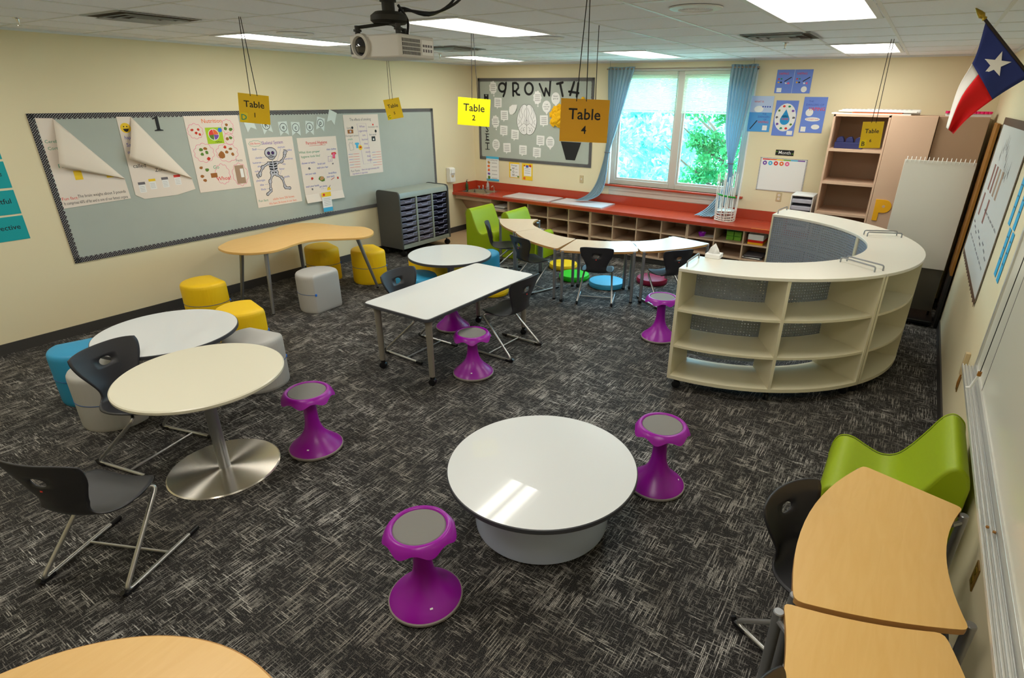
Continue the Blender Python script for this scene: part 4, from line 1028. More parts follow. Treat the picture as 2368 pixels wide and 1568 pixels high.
sign(6, '6', 6.405, -2.215, 2.112, .170, .225, toward(6.4, -2.2)-8, -3, 'sign_gold', 'gold card reading Table 6 hanging before the open bookcase', ((-.015, -.01), (.02, .01)), 'B')

# ------------------------------------------------------------------ flag
t = thing('wall_flag', 'blue white and red star flag on a short angled pole, upper right', 'flag', (6.93, -4.0, 2.74))
MB('pole_dark').tube([(.02, 0, -.02), (.487, 0, -.50)], .008, 12).build('pole', t)
b = MB('gold'); b.T = Matrix.Translation((.02, 0, -.02)) @ Matrix.Rotation(R(-45), 4, 'Y'); b.lathe([(.010, -.015), (.014, -.01), (.010, 0), (.018, .015), (.014, .035), (.0001, .075)], 14).build('finial', t)
MB('gold').box(.475, .49, -.03, .03, -.56, -.44).build('wall_bracket', t, bevel=.004)
# cloth given as a grid: s along the pole (0 = top), v down the fly
def fl_pt(s, v):
    A = Vector((.036, 0, -.046)); B = Vector((.31, 0, -.325))          # hoist ends on the pole
    top = [A, Vector((.035, 0, -.22)), Vector((-.005, 0, -.38)), Vector((-.01, 0, -.60))]
    bot = [B, Vector((.20, 0, -.42)), Vector((.09, 0, -.54)), Vector((.035, 0, -.635))]
    def bz(q, x): 
        x3 = x*3; i = min(int(x3), 2); f = x3-i; return q[i]*(1-f)+q[i+1]*f
    a = catmull([tuple(p) for p in top], 8, False); c = catmull([tuple(p) for p in bot], 8, False)
    k = v*(len(a)-1); i = min(int(k), len(a)-2); f = k-i
    pa = Vector(a[i])*(1-f)+Vector(a[i+1])*f; pb = Vector(c[i])*(1-f)+Vector(c[i+1])*f
    p = pa*(1-s)+pb*s; p.y = .028*v*math.sin(s*7+v*3)+.01*math.sin(v*8); return p
def cloth(s0, s1, v0, v1, mtl, name):
    n = 14; V = [tuple(fl_pt(s0+(s1-s0)*i/n, v0+(v1-v0)*j/n)) for j in range(n+1) for i in range(n+1)]
    F = [(j*(n+1)+i, j*(n+1)+i+1, (j+1)*(n+1)+i+1, (j+1)*(n+1)+i) for j in range(n) for i in range(n)]
    MB(mtl).add(V, F).build(name, t, smooth=180, solid=.0015)
cloth(0, 1, 0, .40, 'flag_blue', 'blue_field'); cloth(0, .30, .40, 1, 'flag_white', 'white_stripe'); cloth(.30, 1, .40, 1, 'flag_red', 'red_stripe')
for side in (-1, 1):
    b = MB('flag_white'); c_ = fl_pt(.5, .2); V = []
    for k in range(10):
        r_ = .068 if k % 2 == 0 else .027; a = R(82+36*k); V.append((c_.x+r_*math.cos(a), c_.y+side*.006, c_.z+r_*math.sin(a)))
    V.append((c_.x, c_.y+side*.006, c_.z)); b.add(V, [(k, (k+1) % 10, 10) for k in range(10)]); b.build('star', t, smooth=0)

# ------------------------------------------------------------------ bulletin boards
def board(name_label, wall, u0, u1, v0, v1, bw=.055, step=.042):
    t = thing('bulletin_board', name_label, 'board', mw=frame(wall, (u0+u1)/2, (v0+v1)/2, .001))
    hw, hh = (u1-u0)/2, (v1-v0)/2
    MB('fabric_board').box(-hw+.01, hw-.01, -hh+.01, hh-.01, .0, .006).build('fabric', t, smooth=0)
    def strip(L, ang, cx, cy):
        n = int(L/step); pts = [(-L/2, 0), (L/2, 0)]; m_ = []
        for k in range(n): 
            x = L/2-L*(k+.5)/n; m_ += [(x+L/n*.5, bw*.72), (x+L/n*.28, bw*.93), (x, bw), (x-L/n*.28, bw*.93)]
        m_.append((-L/2, bw*.72)); b = MB('polka'); P = pts+m_
        b.T = Matrix.Translation((cx, cy, 0)) @ Matrix.Rotation(ang, 4, 'Z')
        b.prism(P, .0062, .008); b.build('scalloped_border', t, smooth=0)
    strip(2*hw, 0, 0, -hh); strip(2*hw, PI, 0, hh); strip(2*hh, PI/2, hw, 0); strip(2*hh, -PI/2, -hw, 0)
    return t
board('long grey fabric bulletin board with black dotted border on the left wall', 'left', -6.32, -1.0446, .7093, 2.0877)
board('grey growth mindset bulletin board with dotted border left of the window', 'back', .1229, 2.3962, 1.2369, 2.5579)

PZ = .010   # papers sit just proud of the board fabric
def sheet(name, label, cat, wall, u0, u1, v0, v1, mtl='paper', off=PZ, roll=0, group=None, curl=0):
    """returns builder with its local frame centred on the sheet, and a finisher"""
    w_, h_ = u1-u0, v1-v0; b = MB(mtl)
    if curl:
        n = 8; V = []
        for j in range(n+1):
            for i in (0, 1):
                yy = -h_/2+h_*j/n; k = max(0, .18-(j/n))/.18; V.append((-w_/2+w_*i, yy+.0*k, curl*k*k))
        b.add(V, [(2*j, 2*j+1, 2*j+3, 2*j+2) for j in range(n)])
    else: b.box(-w_/2, w_/2, -h_/2, h_/2, 0, .0008)
    mw = frame(wall, (u0+u1)/2, (v0+v1)/2, off, roll)
    def fin():
        o = b.build(name, mw=mw, smooth=0); tag(o, label, cat, group); return o
    L = lambda u, v: (u-(u0+u1)/2, v-(v0+v1)/2)
    return b, fin, L
def cloud(b, cx, cy, rx, ry, n=10, w_=.004, mtl='ink_pink'):
    b.m(mtl); pts = []
    for k in range(n):
        a0, a1 = 2*PI*k/n, 2*PI*(k+1)/n
        for q in range(5):
            a = a0+(a1-a0)*q/5; s = 1+.16*math.sin(PI*q/5); pts.append((cx+rx*s*math.cos(a), cy+ry*s*math.sin(a)))
    b.stroke(pts, w_, .0012, closed=True)
Z1, Z2, Z3, Z4 = .0012, .0018, .0024, .003
def blob(b, x, y, r, mtl, z=Z2):
    b.m(mtl); b.poly([(x+r*rnd.uniform(.7, 1.2)*math.cos(a*PI/4), y+r*rnd.uniform(.6, 1)*math.sin(a*PI/4)) for a in range(8)], z)
BG = 'handmade posters on the left bulletin board'
# poster 1: brain, upper right corner flopped over
cu, cv = -5.98, 1.645
mw1 = frame('left', cu, cv, PZ)
t = thing('chart_poster', 'leftmost chart poster, its upper corner flopped over, about the brain', 'poster', mw=mw1, group=BG)
b = MB('paper').prism([(-.286, .405), (-.154, .40), (.292, -.183), (.300, -.384), (-.289, -.405)], 0, .0008)
b.m('ink_red').text('Fun fact:', -.215, -.318, .040, Z1); b.m('ink').text('The brain weighs about 3 pounds', .06, -.308, .040, Z1, sx=.78)
b.m('ink').text('It comprises 60% of fat and is one of our fattest organs', .0, -.362, .040, Z1, sx=.62)
b.m('ink_green').text('Cerebral', -.20, .20, .04, Z1).text('Cortex', -.205, .14, .04, Z1).text('Pa', -.205, -.02, .05, Z1)
b.m('post_yellow').rect(-.125, -.155, -.06, -.07, Z2).rect(.14, -.16, .205, -.10, Z2)
b.build('sheet', t, smooth=0)
def flap(t, A, B_, C_, h):
    """curled triangle from the fold line A-C with the loose corner B"""
    n = 10; V = []; F = []; A, B_, C_ = [Vector((*p, 0)) for p in (A, B_, C_)]
    for i in range(n+1):
        s = i/n; p0 = A.lerp(C_, s)
        for j in range(n+1):
            q = j/n; p = p0.lerp(A.lerp(B_, s) if False else B_.lerp(C_, s) if s > 0 else B_, q)
            z = .002+h*math.sin(min(1, q*1.0)*PI*.62)*(1-s*.7)
            V.append((p.x, p.y, z))
    for i in range(n):
        for j in range(n): F.append((i*(n+1)+j, (i+1)*(n+1)+j, (i+1)*(n+1)+j+1, i*(n+1)+j+1))
    MB('paper_back').add(V, F).build('folded_corner', t, smooth=180, solid=.001)
flap(t, (-.154, .398), (-.235, -.02), (.292, -.183), .05)
# poster 2
cu, cv = -5.32, 1.65
t = thing('chart_poster', 'second chart poster with a smiley face and flopped corner', 'poster', mw=frame('left', cu, cv, PZ), group=BG)
b = MB('paper').prism([(-.294, .398), (-.162, .396), (.291, -.251), (.306, -.371), (.10, -.41), (-.232, -.411), (-.310, -.36)], 0, .0008)
b.m('post_yellow').disc(-.235, .292, .048, Z1); b.m('ink').disc(-.25, .305, .006, Z2).disc(-.222, .305, .006, Z2).poly([(-.262, .285), (-.208, .285), (-.218, .262), (-.235, .254), (-.252, .262)], Z2)
b.m('ink_blue').text('happy', -.222, .20, .05, Z1, sx=.8).text('Sad', -.235, .13, .05, Z1).text('mad', -.235, .06, .05, Z1)
b.m('ink').text('called', -.20, -.078, .055, Z1).text('Zones', .0, -.135, .05, Z1)
for (x, y, c_) in ((-.225, -.285, 'ink_grey'), (-.118, -.262, 'post_yellow'), (.01, -.258, 'ink_grey'), (.14, -.245, 'ink_red')):
    b.m('paper_w').rect(x-.032, y-.06, x+.032, y+.045, Z1); b.m(c_).rect(x-.034, y+.02, x+.034, y+.046, Z2); b.m('ink_grey')
    for q in range(4): b.squig(x-.024, y-.045+.015*q, .045, Z2, .002, .001)
b.build('sheet', t, smooth=0)
flap(t, (-.162, .395), (-.30, .0), (.291, -.251), .055)
# poster 3 nutrition
b, fin, L = sheet('chart_poster', 'nutrition chart poster with plate logo and pink cloud outlines', 'poster', 'left', -4.97, -4.352, 1.231, 2.042, group=BG)
b.m('ink_orange').text('Nutrition', *L(-4.67, 1.985), .062, Z1, .004)
b.m('plate_green').prism([L(u, v) for u, v in ((-4.765, 1.745), (-4.575, 1.745), (-4.575, 1.918), (-4.765, 1.918))], .0008, .002)
px_, py_ = L(-4.68, 1.842); b.m('paper_w').disc(px_, py_, .062, Z3-.0002)
for a0, a1, c_ in ((95, 185, 'ink_red'), (185, 265, 'food_green'), (275, 355, 'ink_purple'), (0, 90, 'ink_orange')):
    b.m(c_).poly([(px_, py_)]+[(px_+.055*math.cos(R(a0+(a1-a0)*k/8)), py_+.055*math.sin(R(a0+(a1-a0)*k/8))) for k in range(9)], Z4)
b.m('tab_blue').disc(*L(-4.60, 1.888), .024, Z4); b.m('ink').text('MyPlate', *L(-4.64, 1.763), .024, Z4)
for (u, v, rx, ry) in ((-4.876, 1.885, .075, .07), (-4.50, 1.915, .062, .075), (-4.51, 1.79, .05, .06), (-4.83, 1.655, .10, .09), (-4.565, 1.64, .115, .09), (-4.67, 1.41, .075, .10), (-4.46, 1.385, .085, .115)): cloud(b, *L(u, v), rx, ry)
for (u, v) in ((-4.91, 1.90), (-4.87, 1.865), (-4.84, 1.90), (-4.835, 1.85)): blob(b, *L(u, v), .017, 'food_red')
for (u, v, c_) in ((-4.86, 1.69, 'food_green'), (-4.81, 1.70, 'food_brown'), (-4.855, 1.64, 'food_green'), (-4.80, 1.655, 'food_green'), (-4.795, 1.59, 'food_red'), (-4.58, 1.70, 'food_red'), (-4.52, 1.68, 'food_brown'), (-4.57, 1.645, 'food_brown'), (-4.505, 1.62, 'food_brown'), (-4.51, 1.94, 'food_brown'), (-4.53, 1.90, 'food_green'), (-4.47, 1.89, 'food_green'), (-4.53, 1.79, 'food_brown'), (-4.49, 1.80, 'food_green'), (-4.90, 1.50, 'food_brown'), (-4.84, 1.47, 'food_green'), (-4.91, 1.405, 'food_brown'), (-4.885, 1.36, 'food_brown')): blob(b, *L(u, v), .022, c_)
blob(b, *L(-4.635, 1.62), .045, 'food_brown'); b.m('food_brown').rect(*L(-4.81, 1.38), *L(-4.735, 1.43), Z2)
b.m('ink_green').text('Go', *L(-4.73, 1.49), .055, Z1); b.m('ink_red').text('Whoa!', *L(-4.665, 1.36), .062, Z1, .006)
b.m('cab_tan_dark').rect(*L(-4.515, 1.28), *L(-4.405, 1.49), Z2); b.m('paper_w').rect(*L(-4.455, 1.35), *L(-4.415, 1.45), Z3); b.m('ink_grey').text('Facts', *L(-4.44, 1.545), .04, Z1)
fin()
# poster 4 skeleton
b, fin, L = sheet('chart_poster', 'skeletal system chart poster with a waving cardboard skeleton', 'poster', 'left', -4.312, -3.682, .965, 1.782, group=BG)
b.m('ink_purple').text('Skeletal System', *L(-3.97, 1.718), .055, Z1, .003, sx=.85); b.m('ink_red').text('206 Bones', *L(-4.20, 1.72), .032, Z1); cloud(b, *L(-4.20, 1.72), .075, .03, 9, .003, 'ink_green')
b.m('ink_blue')
for s_, u, v in (('Skull', -4.225, 1.655), ('sternum', -3.86, 1.66), ('clavicle', -4.19, 1.555), ('humerus', -4.225, 1.50), ('ulna', -4.20, 1.455), ('radius', -4.235, 1.40), ('phalanges', -4.215, 1.29), ('tibia', -4.21, 1.235), ('fibula', -4.20, 1.18), ('patella', -3.85, 1.30), ('femur', -3.90, 1.40), ('ribs', -3.86, 1.455), ('vertebrae', -3.785, 1.515), ('radius', -3.755, 1.62)): b.text(s_, *L(u, v), .034, Z1, 0, sx=.9)
for p, q in (((-4.19, 1.655), (-4.09, 1.64)), ((-4.15, 1.555), (-4.06, 1.56)), ((-4.18, 1.50), (-4.08, 1.48)), ((-3.87, 1.645), (-3.95, 1.50)), ((-4.17, 1.235), (-4.10, 1.235)), ((-3.91, 1.385), (-3.94, 1.33)), ((-4.16, 1.18), (-4.10, 1.18))): b.stroke([L(*p), L(*q)], .002, Z1)
b.m('ink_green').text('Fun fact:', *L(-4.225, 1.045), .040, Z1); b.m('ink_orange').text('adults have 206 bones.', *L(-3.94, 1.045), .040, Z1, sx=.85).text('We have 26 bones in our feet.', *L(-3.96, .995), .038, Z1, sx=.85)
def bone(p, q, w_, o=.007):
    p, q = Vector(L(*p)), Vector(L(*q)); d = (q-p).normalized(); n_ = Vector((-d.y, d.x))
    for mt_, e, z in (('ink', o, Z2), ('bone', 0, Z4)):
        b.m(mt_); b.stroke([tuple(p), tuple(q)], w_+2*e, z)
        for c_ in (p+n_*w_*.5, p-n_*w_*.5, q+n_*w_*.5, q-n_*w_*.5): b.disc(c_.x, c_.y, w_*.72+e, z+.00002, 10)
for pq in (((-4.073, 1.480), (-4.155, 1.445)), ((-4.163, 1.435), (-4.205, 1.375)), ((-3.953, 1.478), (-3.893, 1.487)), ((-3.880, 1.495), (-3.835, 1.555)), ((-4.050, 1.335), (-4.090, 1.27)), ((-4.093, 1.255), (-4.102, 1.175)), ((-3.985, 1.335), (-3.925, 1.295)), ((-3.915, 1.28), (-3.900, 1.185))): bone(*pq, .014)
for (u, v, rx, ry) in ((-4.018, 1.60, .078, .06), (-4.018, 1.555, .045, .028)): 
    b.m('ink').disc(*L(u, v), rx+.008, Z2+.00004, 24, ry+.008)
for (u, v, rx, ry) in ((-4.018, 1.60, .078, .06), (-4.018, 1.555, .045, .028)): b.m('bone').disc(*L(u, v), rx, Z4, 24, ry)
for u in (-4.048, -3.992): b.m('ink').disc(*L(u, 1.60), .021, Z4+.0003); b.m('eye_purple').disc(*L(u, 1.60), .013, Z4+.0006); 
b.m('ink').poly([L(-4.026, 1.572), L(-4.012, 1.572), L(-4.019, 1.585)], Z4+.0003).stroke([L(-4.045, 1.556), L(-4.018, 1.545), L(-3.992, 1.556)], .004, Z4+.0003)
b.m('ink').prism([L(-4.08, 1.50), L(-3.95, 1.50), L(-3.965, 1.39), L(-4.065, 1.39)], Z2, Z3)
b.m('bone').rect(*L(-4.020, 1.36), *L(-4.006, 1.52), Z4)
for k in range(4): b.stroke([L(-4.075+.003*k, 1.488-.03*k), L(-4.015, 1.478-.03*k), L(-3.953-.003*k, 1.488-.03*k)], .011, Z4)
b.m('ink').disc(*L(-4.015, 1.365), .062, Z2+.0003, 20, .036); b.m('bone').disc(*L(-4.015, 1.365), .054, Z4, 20, .029); b.m('ink').disc(*L(-4.035, 1.365), .010, Z4+.0003).disc(*L(-3.995, 1.365), .010, Z4+.0003)
for (u, v, a) in ((-4.215, 1.355, 200), (-3.825, 1.585, 60)):
    b.m('ink').disc(*L(u, v), .026, Z2); b.m('bone').disc(*L(u, v), .019, Z4)
    for k in range(4): x, y = L(u, v); a_ = R(a-35+24*k); b.m('ink').stroke([(x, y), (x+.046*math.cos(a_), y+.046*math.sin(a_))], .014, Z2); b.m('bone').stroke([(x, y), (x+.04*math.cos(a_), y+.04*math.sin(a_))], .008, Z4)
for (u0_, v0_, u1_, v1_) in ((-4.10, 1.15, -4.155, 1.115), (-3.895, 1.165, -3.835, 1.155)):
    for mt_, w_, z in (('ink', .034, Z2), ('bone', .022, Z4)): b.m(mt_).stroke([L(u0_, v0_), L(u1_, v1_)], w_, z).disc(*L(u1_, v1_), w_*.62, z).disc(*L(u0_, v0_), w_*.55, z)
fin()
# poster 5 hygiene
b, fin, L = sheet('chart_poster', 'personal hygiene chart poster with blue handwriting and small pictures', 'poster', 'left', -3.621, -3.007, .93, 1.755, group=BG, curl=.025)
b.m('ink_red').text('Personal Hygiene', *L(-3.33, 1.684), .058, Z1, .003, sx=.82).squig(*L(-3.45, 1.65), .26); b.m('ink_green').text('What does proper', *L(-3.46, 1.575), .042, Z1).text('hygiene look like?', *L(-3.45, 1.52), .042, Z1)
b.m('ink_blue')
for s_, u, v in (('clean clothes', -3.11, 1.59), ('shower or bathe', -3.50, 1.44), ('brush and', -3.30, 1.415), ('wash your hair', -3.29, 1.365), ('cut your nails', -3.49, 1.30), ('brush/floss', -3.14, 1.28), ('your teeth', -3.18, 1.235), ('wash your hands', -3.49, 1.14), ('get plenty', -3.32, 1.12), ('of sleep', -3.32, 1.08), ('eat', -3.48, 1.06), ('use soap', -3.48, 1.02), ('feel good', -3.09, 1.06)): b.text(s_, *L(u, v), .036, Z1, 0, sx=.85)
x, y = L(-3.08, 1.515); b.m('ink_red').poly([(x-.035, y+.03), (x+.03, y+.035), (x+.045, y+.01), (x+.02, y), (x+.015, y-.05), (x-.03, y-.045), (x-.02, y), (x-.04, y+.005)], Z2); b.m('ink_pink').poly([(x-.02, y+.02), (x+.018, y+.022), (x+.01, y-.042), (x-.022, y-.038)], Z3)
x, y = L(-3.15, 1.465); b.m('ink_purple').stroke([(x-.03, y+.035), (x+.025, y+.035), (x+.03, y-.035), (x+.005, y-.035), (x, y), (x-.01, y-.035), (x-.035, y-.035)], .004, Z2, True)
blob(b, *L(-3.325, 1.22), .05, 'food_green'); blob(b, *L(-3.325, 1.225), .035, 'maple_edge', Z3); blob(b, *L(-3.48, 1.235), .022, 'food_red'); b.m('food_red').stroke([L(-3.18, 1.19), L(-3.12, 1.215)], .007, Z2).rect(*L(-3.075, 1.19), *L(-3.05, 1.22), Z2)
blob(b, *L(-3.50, 1.37), .02, 'ink_grey'); blob(b, *L(-3.115, 1.40), .014, 'ink_grey'); blob(b, *L(-3.07, .975), .022, 'ink_grey'); blob(b, *L(-3.50, 1.10), .016, 'ink_grey')
x, y = L(-3.235, 1.07); b.m('post_yellow').disc(x, y, .03, Z2); b.m('ink').stroke([(x, y+.02), (x+.03, y+.05)], .006, Z3)
fin()
t_ = sheet('info_card', 'small blue and yellow card pinned below the hygiene poster', 'card', 'left', -3.39, -3.235, .78, 1.04, 'paper_w', off=PZ+.028)
b, fin, L = t_; b.m('post_yellow').rect(-.0775, .07, .0775, .13, Z1); b.m('ink_red').disc(-.04, .10, .018, Z2); b.m('ink_grey')
for k in range(5): b.squig(-.055, .045-.022*k, .11, Z1, .003, .001)
b.m('cush_blue').rect(-.0775, -.13, .0775, -.075, Z1); fin()
# poster 6 smoking
b, fin, L = sheet('chart_poster', 'effects of smoking chart poster, the rightmost handwritten sheet', 'poster', 'left', -2.848, -2.219, 1.205, 2.020, group=BG)
b.m('ink_grey').text('The effects of smoking', *L(-2.55, 1.955), .052, Z1, .003, sx=.8)
b.m('ink_purple')
for k, s_ in enumerate(('When', 'cigarettes', 'are', 'burned', 'they', 'create', 'more', 'than', '4,000')): b.text(s_, *L(-2.535+.01*k, 1.86-.058*k), .04, Z1)
b.stroke([L(-2.62, 1.90), L(-2.46, 1.90), L(-2.44, 1.35), L(-2.58, 1.35)], .003, Z1, True)
b.m('ink_grey').text('Lungs', *L(-2.76, 1.85), .04, Z1).text('Damaged senses', *L(-2.73, 1.745), .034, Z1).text('Increases risk', *L(-2.33, 1.85), .034, Z1).text('Bad smell', *L(-2.35, 1.745), .034, Z1)
b.m('ink').disc(*L(-2.71, 1.85), .018, Z2).disc(*L(-2.29, 1.79), .02, Z2); b.m('food_brown').rect(*L(-2.80, 1.775), *L(-2.70, 1.825), Z2); b.m('bone').disc(*L(-2.75, 1.80), .016, Z3); b.m('ink_red').disc(*L(-2.33, 1.88), .013, Z2)
b.m('ink').rect(*L(-2.38, 1.655), *L(-2.31, 1.72), Z2); b.m('paper_w').disc(*L(-2.345, 1.68), .014, Z3)
x, y = L(-2.66, 1.62); b.m('cush_blue').poly([(x-.03, y+.03), (x+.03, y+.03), (x+.042, y+.01), (x+.02, y), (x+.02, y-.045), (x-.02, y-.045), (x-.02, y), (x-.04, y+.01)], Z2); b.m('ink_green').text('smells', *L(-2.77, 1.70), .035, Z1)
b.m('ink_grey').stroke([L(-2.80, 1.63), L(-2.78, 1.66), L(-2.76, 1.64), L(-2.74, 1.665), L(-2.725, 1.56), L(-2.79, 1.55)], .004, Z2, True); b.m('post_yellow').disc(*L(-2.605, 1.58), .035, Z2); b.m('food_red').disc(*L(-2.605, 1.585), .024, Z3, 14, .012)
for u, w0 in ((-2.83, .19), (-2.40, .17)):
    for k in range(6): b.m('ink_blue' if k % 2 == 0 else 'ink_red').squig(*L(u, 1.50-.036*k), w0*.4, Z1, .004, .004); b.m('ink_red').squig(*L(u+w0*.45, 1.50-.036*k), w0*.55, Z1, .004, .004)
b.m('ink_grey').text('Fun Facts:', *L(-2.74, 1.27), .042, Z1); b.m('ink_purple').text('there are approximately 600', *L(-2.46, 1.275), .034, Z1, sx=.85).text('ingredients in cigarettes', *L(-2.66, 1.232), .034, Z1, sx=.85); fin()
# numeral and pennants
b = MB('ink').prism([(-.02, -.085), (.02, -.085), (.02, .10), (-.0, .10), (-.055, .07), (-.05, .055), (-.02, .065)], 0, .002); b.prism([(-.055, -.10), (.055, -.10), (.055, -.088), (.02, -.078), (-.02, -.078), (-.055, -.088)], 0, .002)
b.v = [(x*.78, y*.72, z) for x, y, z in b.v]; tag(b.build('numeral', mw=frame('left', -5.245, 1.975, .0085), smooth=0), 'black cut-out number 1 at the top of the left bulletin board', 'number')
for k, (u, v, s_, rl) in enumerate(((-4.225, 1.935, '', 14), (-4.012, 1.90, 'R', 10), (-3.785, 1.868, 'e', 2), (-3.612, 1.858, 'c', -3), (-3.405, 1.862, 'a', -8), (-3.230, 1.905, 'p', -14), (-3.035, 1.985, '', -22))):
    b = MB(mat('pennant_pale', (214, 226, 222), .7)); b.prism([(-.062, .09), (.062, .09), (.062, -.075), (0, -.03), (-.062, -.075)], 0, .0012)
    if s_:
        b.m('ink').stroke([(.048*math.cos(a*PI/12), .022+.048*math.sin(a*PI/12)) for a in range(24)], .006, .002, True); b.text(s_, 0, .024, .075, .002, .008)
    tag(b.build('pennant', mw=frame('left', u, v, .0095, R(rl)), smooth=0), ('pale pennant with circled letter %s in the recap garland' % s_) if s_ else ('blank pale pennant at the %s end of the recap garland' % ('left' if k == 0 else 'right')), 'pennant', 'recap pennants')
# teal cards, far left
for k, (v0, v1, s_) in enumerate(((1.72, 1.93, ''), (1.475, 1.70, 'e'), (1.245, 1.455, 'Respectful'), (1.015, 1.228, 'Reflective'))):
    b, fin, L = sheet('word_card', ['topmost teal card at the left edge of the picture', 'second teal card from the top at the left edge', 'teal card reading Respectful at the left edge', 'lowest teal card, reading Reflective, at the left edge'][k], 'card', 'left', -7.05, -6.59-.0, v0, v1, 'teal_card', off=.002, group='teal word cards on the left wall')
    if s_: b.m('ink').text(s_, .19, .01, .062, Z1, .006, align='RIGHT')
    fin()

# growth board content
GG = 'letters of the growth mindset board'
def stroke_letter(s_, u, v, paths, label, w_=.034):
    b = MB('pot_black')
    for p in paths: b.stroke(p, w_, .003).disc(*p[0], w_/2, .003, 10).disc(*p[-1], w_/2, .003, 10)
    b2 = MB('pot_black')
    tag(b.build('board_letter', mw=frame('back', u, v, .0085), smooth=0, solid=.002), label, 'letter', GG)
circ = lambda cx, cy, rx, ry, a0=0, a1=360, n=20: [(cx+rx*math.cos(R(a0+(a1-a0)*k/n)), cy+ry*math.sin(R(a0+(a1-a0)*k/n))) for k in range(n+1)]
stroke_letter('g', .66, 2.385, [circ(-.01, .03, .072, .065), [(.07, .10), (.06, .02), (.035, -.06), (.01, -.105)]], 'black letter G of the word growth')
stroke_letter('r', .93, 2.39, [[(-.055, -.10), (-.06, .09)], [(-.06, .09), (.0, .095), (.045, .07), (.05, .02), (.0, -.03), (-.05, -.03)], [(-.01, -.03), (.03, -.08), (.07, -.085)]], 'black letter R of the word growth')
stroke_letter('o', 1.189, 2.398, [circ(0, 0, .078, .085)], 'black letter O of the word growth')
stroke_letter('w', 1.50, 2.385, [[(-.105, .085), (-.01, -.09)], [(-.01, -.09), (.015, .02)], [(.015, .02), (.085, -.085)], [(.085, -.085), (.10, .12)]], 'black letter W of the word growth', .03)
stroke_letter('t', 1.79, 2.385, [[(-.065, .085), (.04, .105)], [(-.01, .09), (.045, -.09)]], 'black letter T of the word growth')
stroke_letter('h', 2.035, 2.39, [[(-.0, .105), (-.065, -.08)], [(.075, .09), (.055, -.10)], [(-.085, -.03), (.085, -.05)]], 'black letter H of the word growth')
for s_, v in zip('MINDSET', (2.25, 2.12, 2.0, 1.875, 1.745, 1.615, 1.465)):
    b = MB('pot_black'); b.text(s_, 0, 0, .155, .001, .012, sx=.95)
    b.rect(-.05, -.058, .05, -.048, .0012).rect(-.05, .048, .05, .058, .0012) if s_ in 'MET' else None
    tag(b.build('board_letter', mw=frame('back', .305, v, .0085), smooth=0, solid=.001), 'black block letter %s in the vertical word mindset' % s_, 'letter', GG)
kinds = {'r': [(-.085, -.08), (.085, -.08), (.085, .08), (-.085, .08)]}
bub = [(.455, 2.411, 'c', ''), (.555, 2.177, 'r', ''), (.687, 1.979, 'r', ''), (.494, 1.875, 'c', ''), (.669, 1.738, 'r', ''), (.905, 1.679, 'r', ''), (.496, 1.502, 'o', ''), (.733, 1.457, 'r', ''), (1.069, 1.437, 'r', ''), (1.354, 1.415, 'r', ''), (1.424, 1.609, 'r', ''), (1.615, 1.594, 'o', ''), (1.488, 1.923, 'r', ''), (1.534, 2.135, 'o', 'I can|train my|brain'), (1.706, 2.257, 'o', 'Never|give up'), (1.356, 2.265, 'c', '')]
wh = ['cloud bubble in the top left corner of the growth board', 'square bubble under the top left cloud bubble', 'square bubble left of the folded white leaf shape', 'small cloud bubble beside the vertical mindset letters', 'square bubble below the leaf, left of the brain', 'square bubble at the lower left of the brain', 'oval bubble beside the bottom mindset letters', 'square bubble second from left in the bottom row', 'large square bubble at the bottom below the brain', 'square bubble at the bottom, right of the large one', 'square bubble at the lower right of the brain', 'oval bubble left of the black flower pot', 'square bubble directly right of the brain', 'round bubble upper right of the brain', 'round never give up bubble below the letter T', 'cloud bubble between the letters O and W']
for (u, v, k_, s_), lb in zip(bub, wh):
    b = MB('paper_w')
    if k_ == 'r': b.prism(roundpoly([(-.078, -.07), (-.03, -.07), (-.02, -.10), (.01, -.07), (.078, -.07), (.078, .08), (-.078, .08)], [.012, .002, .002, .002, .012, .012, .012], 3), 0, .001)
    elif k_ == 'o': b.prism([(.082*math.cos(a*PI/12), .09*math.sin(a*PI/12)) for a in range(24)][:18]+[(-.0, -.125), (.025, -.086)]+[(.082*math.cos(a*PI/12), .09*math.sin(a*PI/12)) for a in range(20, 24)], 0, .001)
    else: b.prism([(.078*(1+.09*math.cos(a*PI*9/18*1.0))*math.cos(a*PI/18), .10*(1+.09*math.cos(a*PI*9/18))*math.sin(a*PI/18)) for a in range(36)], 0, .001); b.disc(.01, -.125, .014, .001, 12)
    b.m('ink_grey')
    if s_:
        for i, q in enumerate(s_.split('|')): b.text(q, 0, .035-.035*i, .034, .0018, .002)
    else:
        for i in range(4): b.squig(-.05, .042-.028*i, .10, .0018, .006, .004, 14)
    tag(b.build('speech_bubble', mw=frame('back', u, v, .0095, R(rnd.uniform(-3, 3))), smooth=0), 'white paper '+lb, 'speech bubble', 'paper speech bubbles on the growth board')
b = MB('paper_w'); pts = [(-.10, -.02), (-.09, .05), (-.03, .085), (.08, .09), (.075, .04), (.03, -.03), (-.03, -.07), (-.08, -.065)]
b.add([(x, y, .004+.25*max(0, x+.02)**1.2) for x, y in pts], [tuple(range(8))]); tag(b.build('paper_leaf', mw=frame('back', .885, 2.065, .0095), smooth=0, solid=.001), 'white leaf shaped paper curling off the growth board left of the brain', 'paper')
t = thing('paper_brain', 'white paper brain with black line drawing in the middle of the growth board', 'brain cut-out', mw=frame('back', 1.147, 1.925, .0095))
P = [(0, .215), (-.03, .235), (-.08, .225), (-.125, .18), (-.165, .11), (-.195, .02), (-.195, -.07), (-.165, -.15), (-.12, -.21), (-.06, -.235), (-.01, -.225), (0, -.205), (.01, -.225), (.06, -.235), (.12, -.21), (.165, -.15), (.195, -.07), (.195, .02), (.165, .11), (.125, .18), (.08, .225), (.03, .235)]
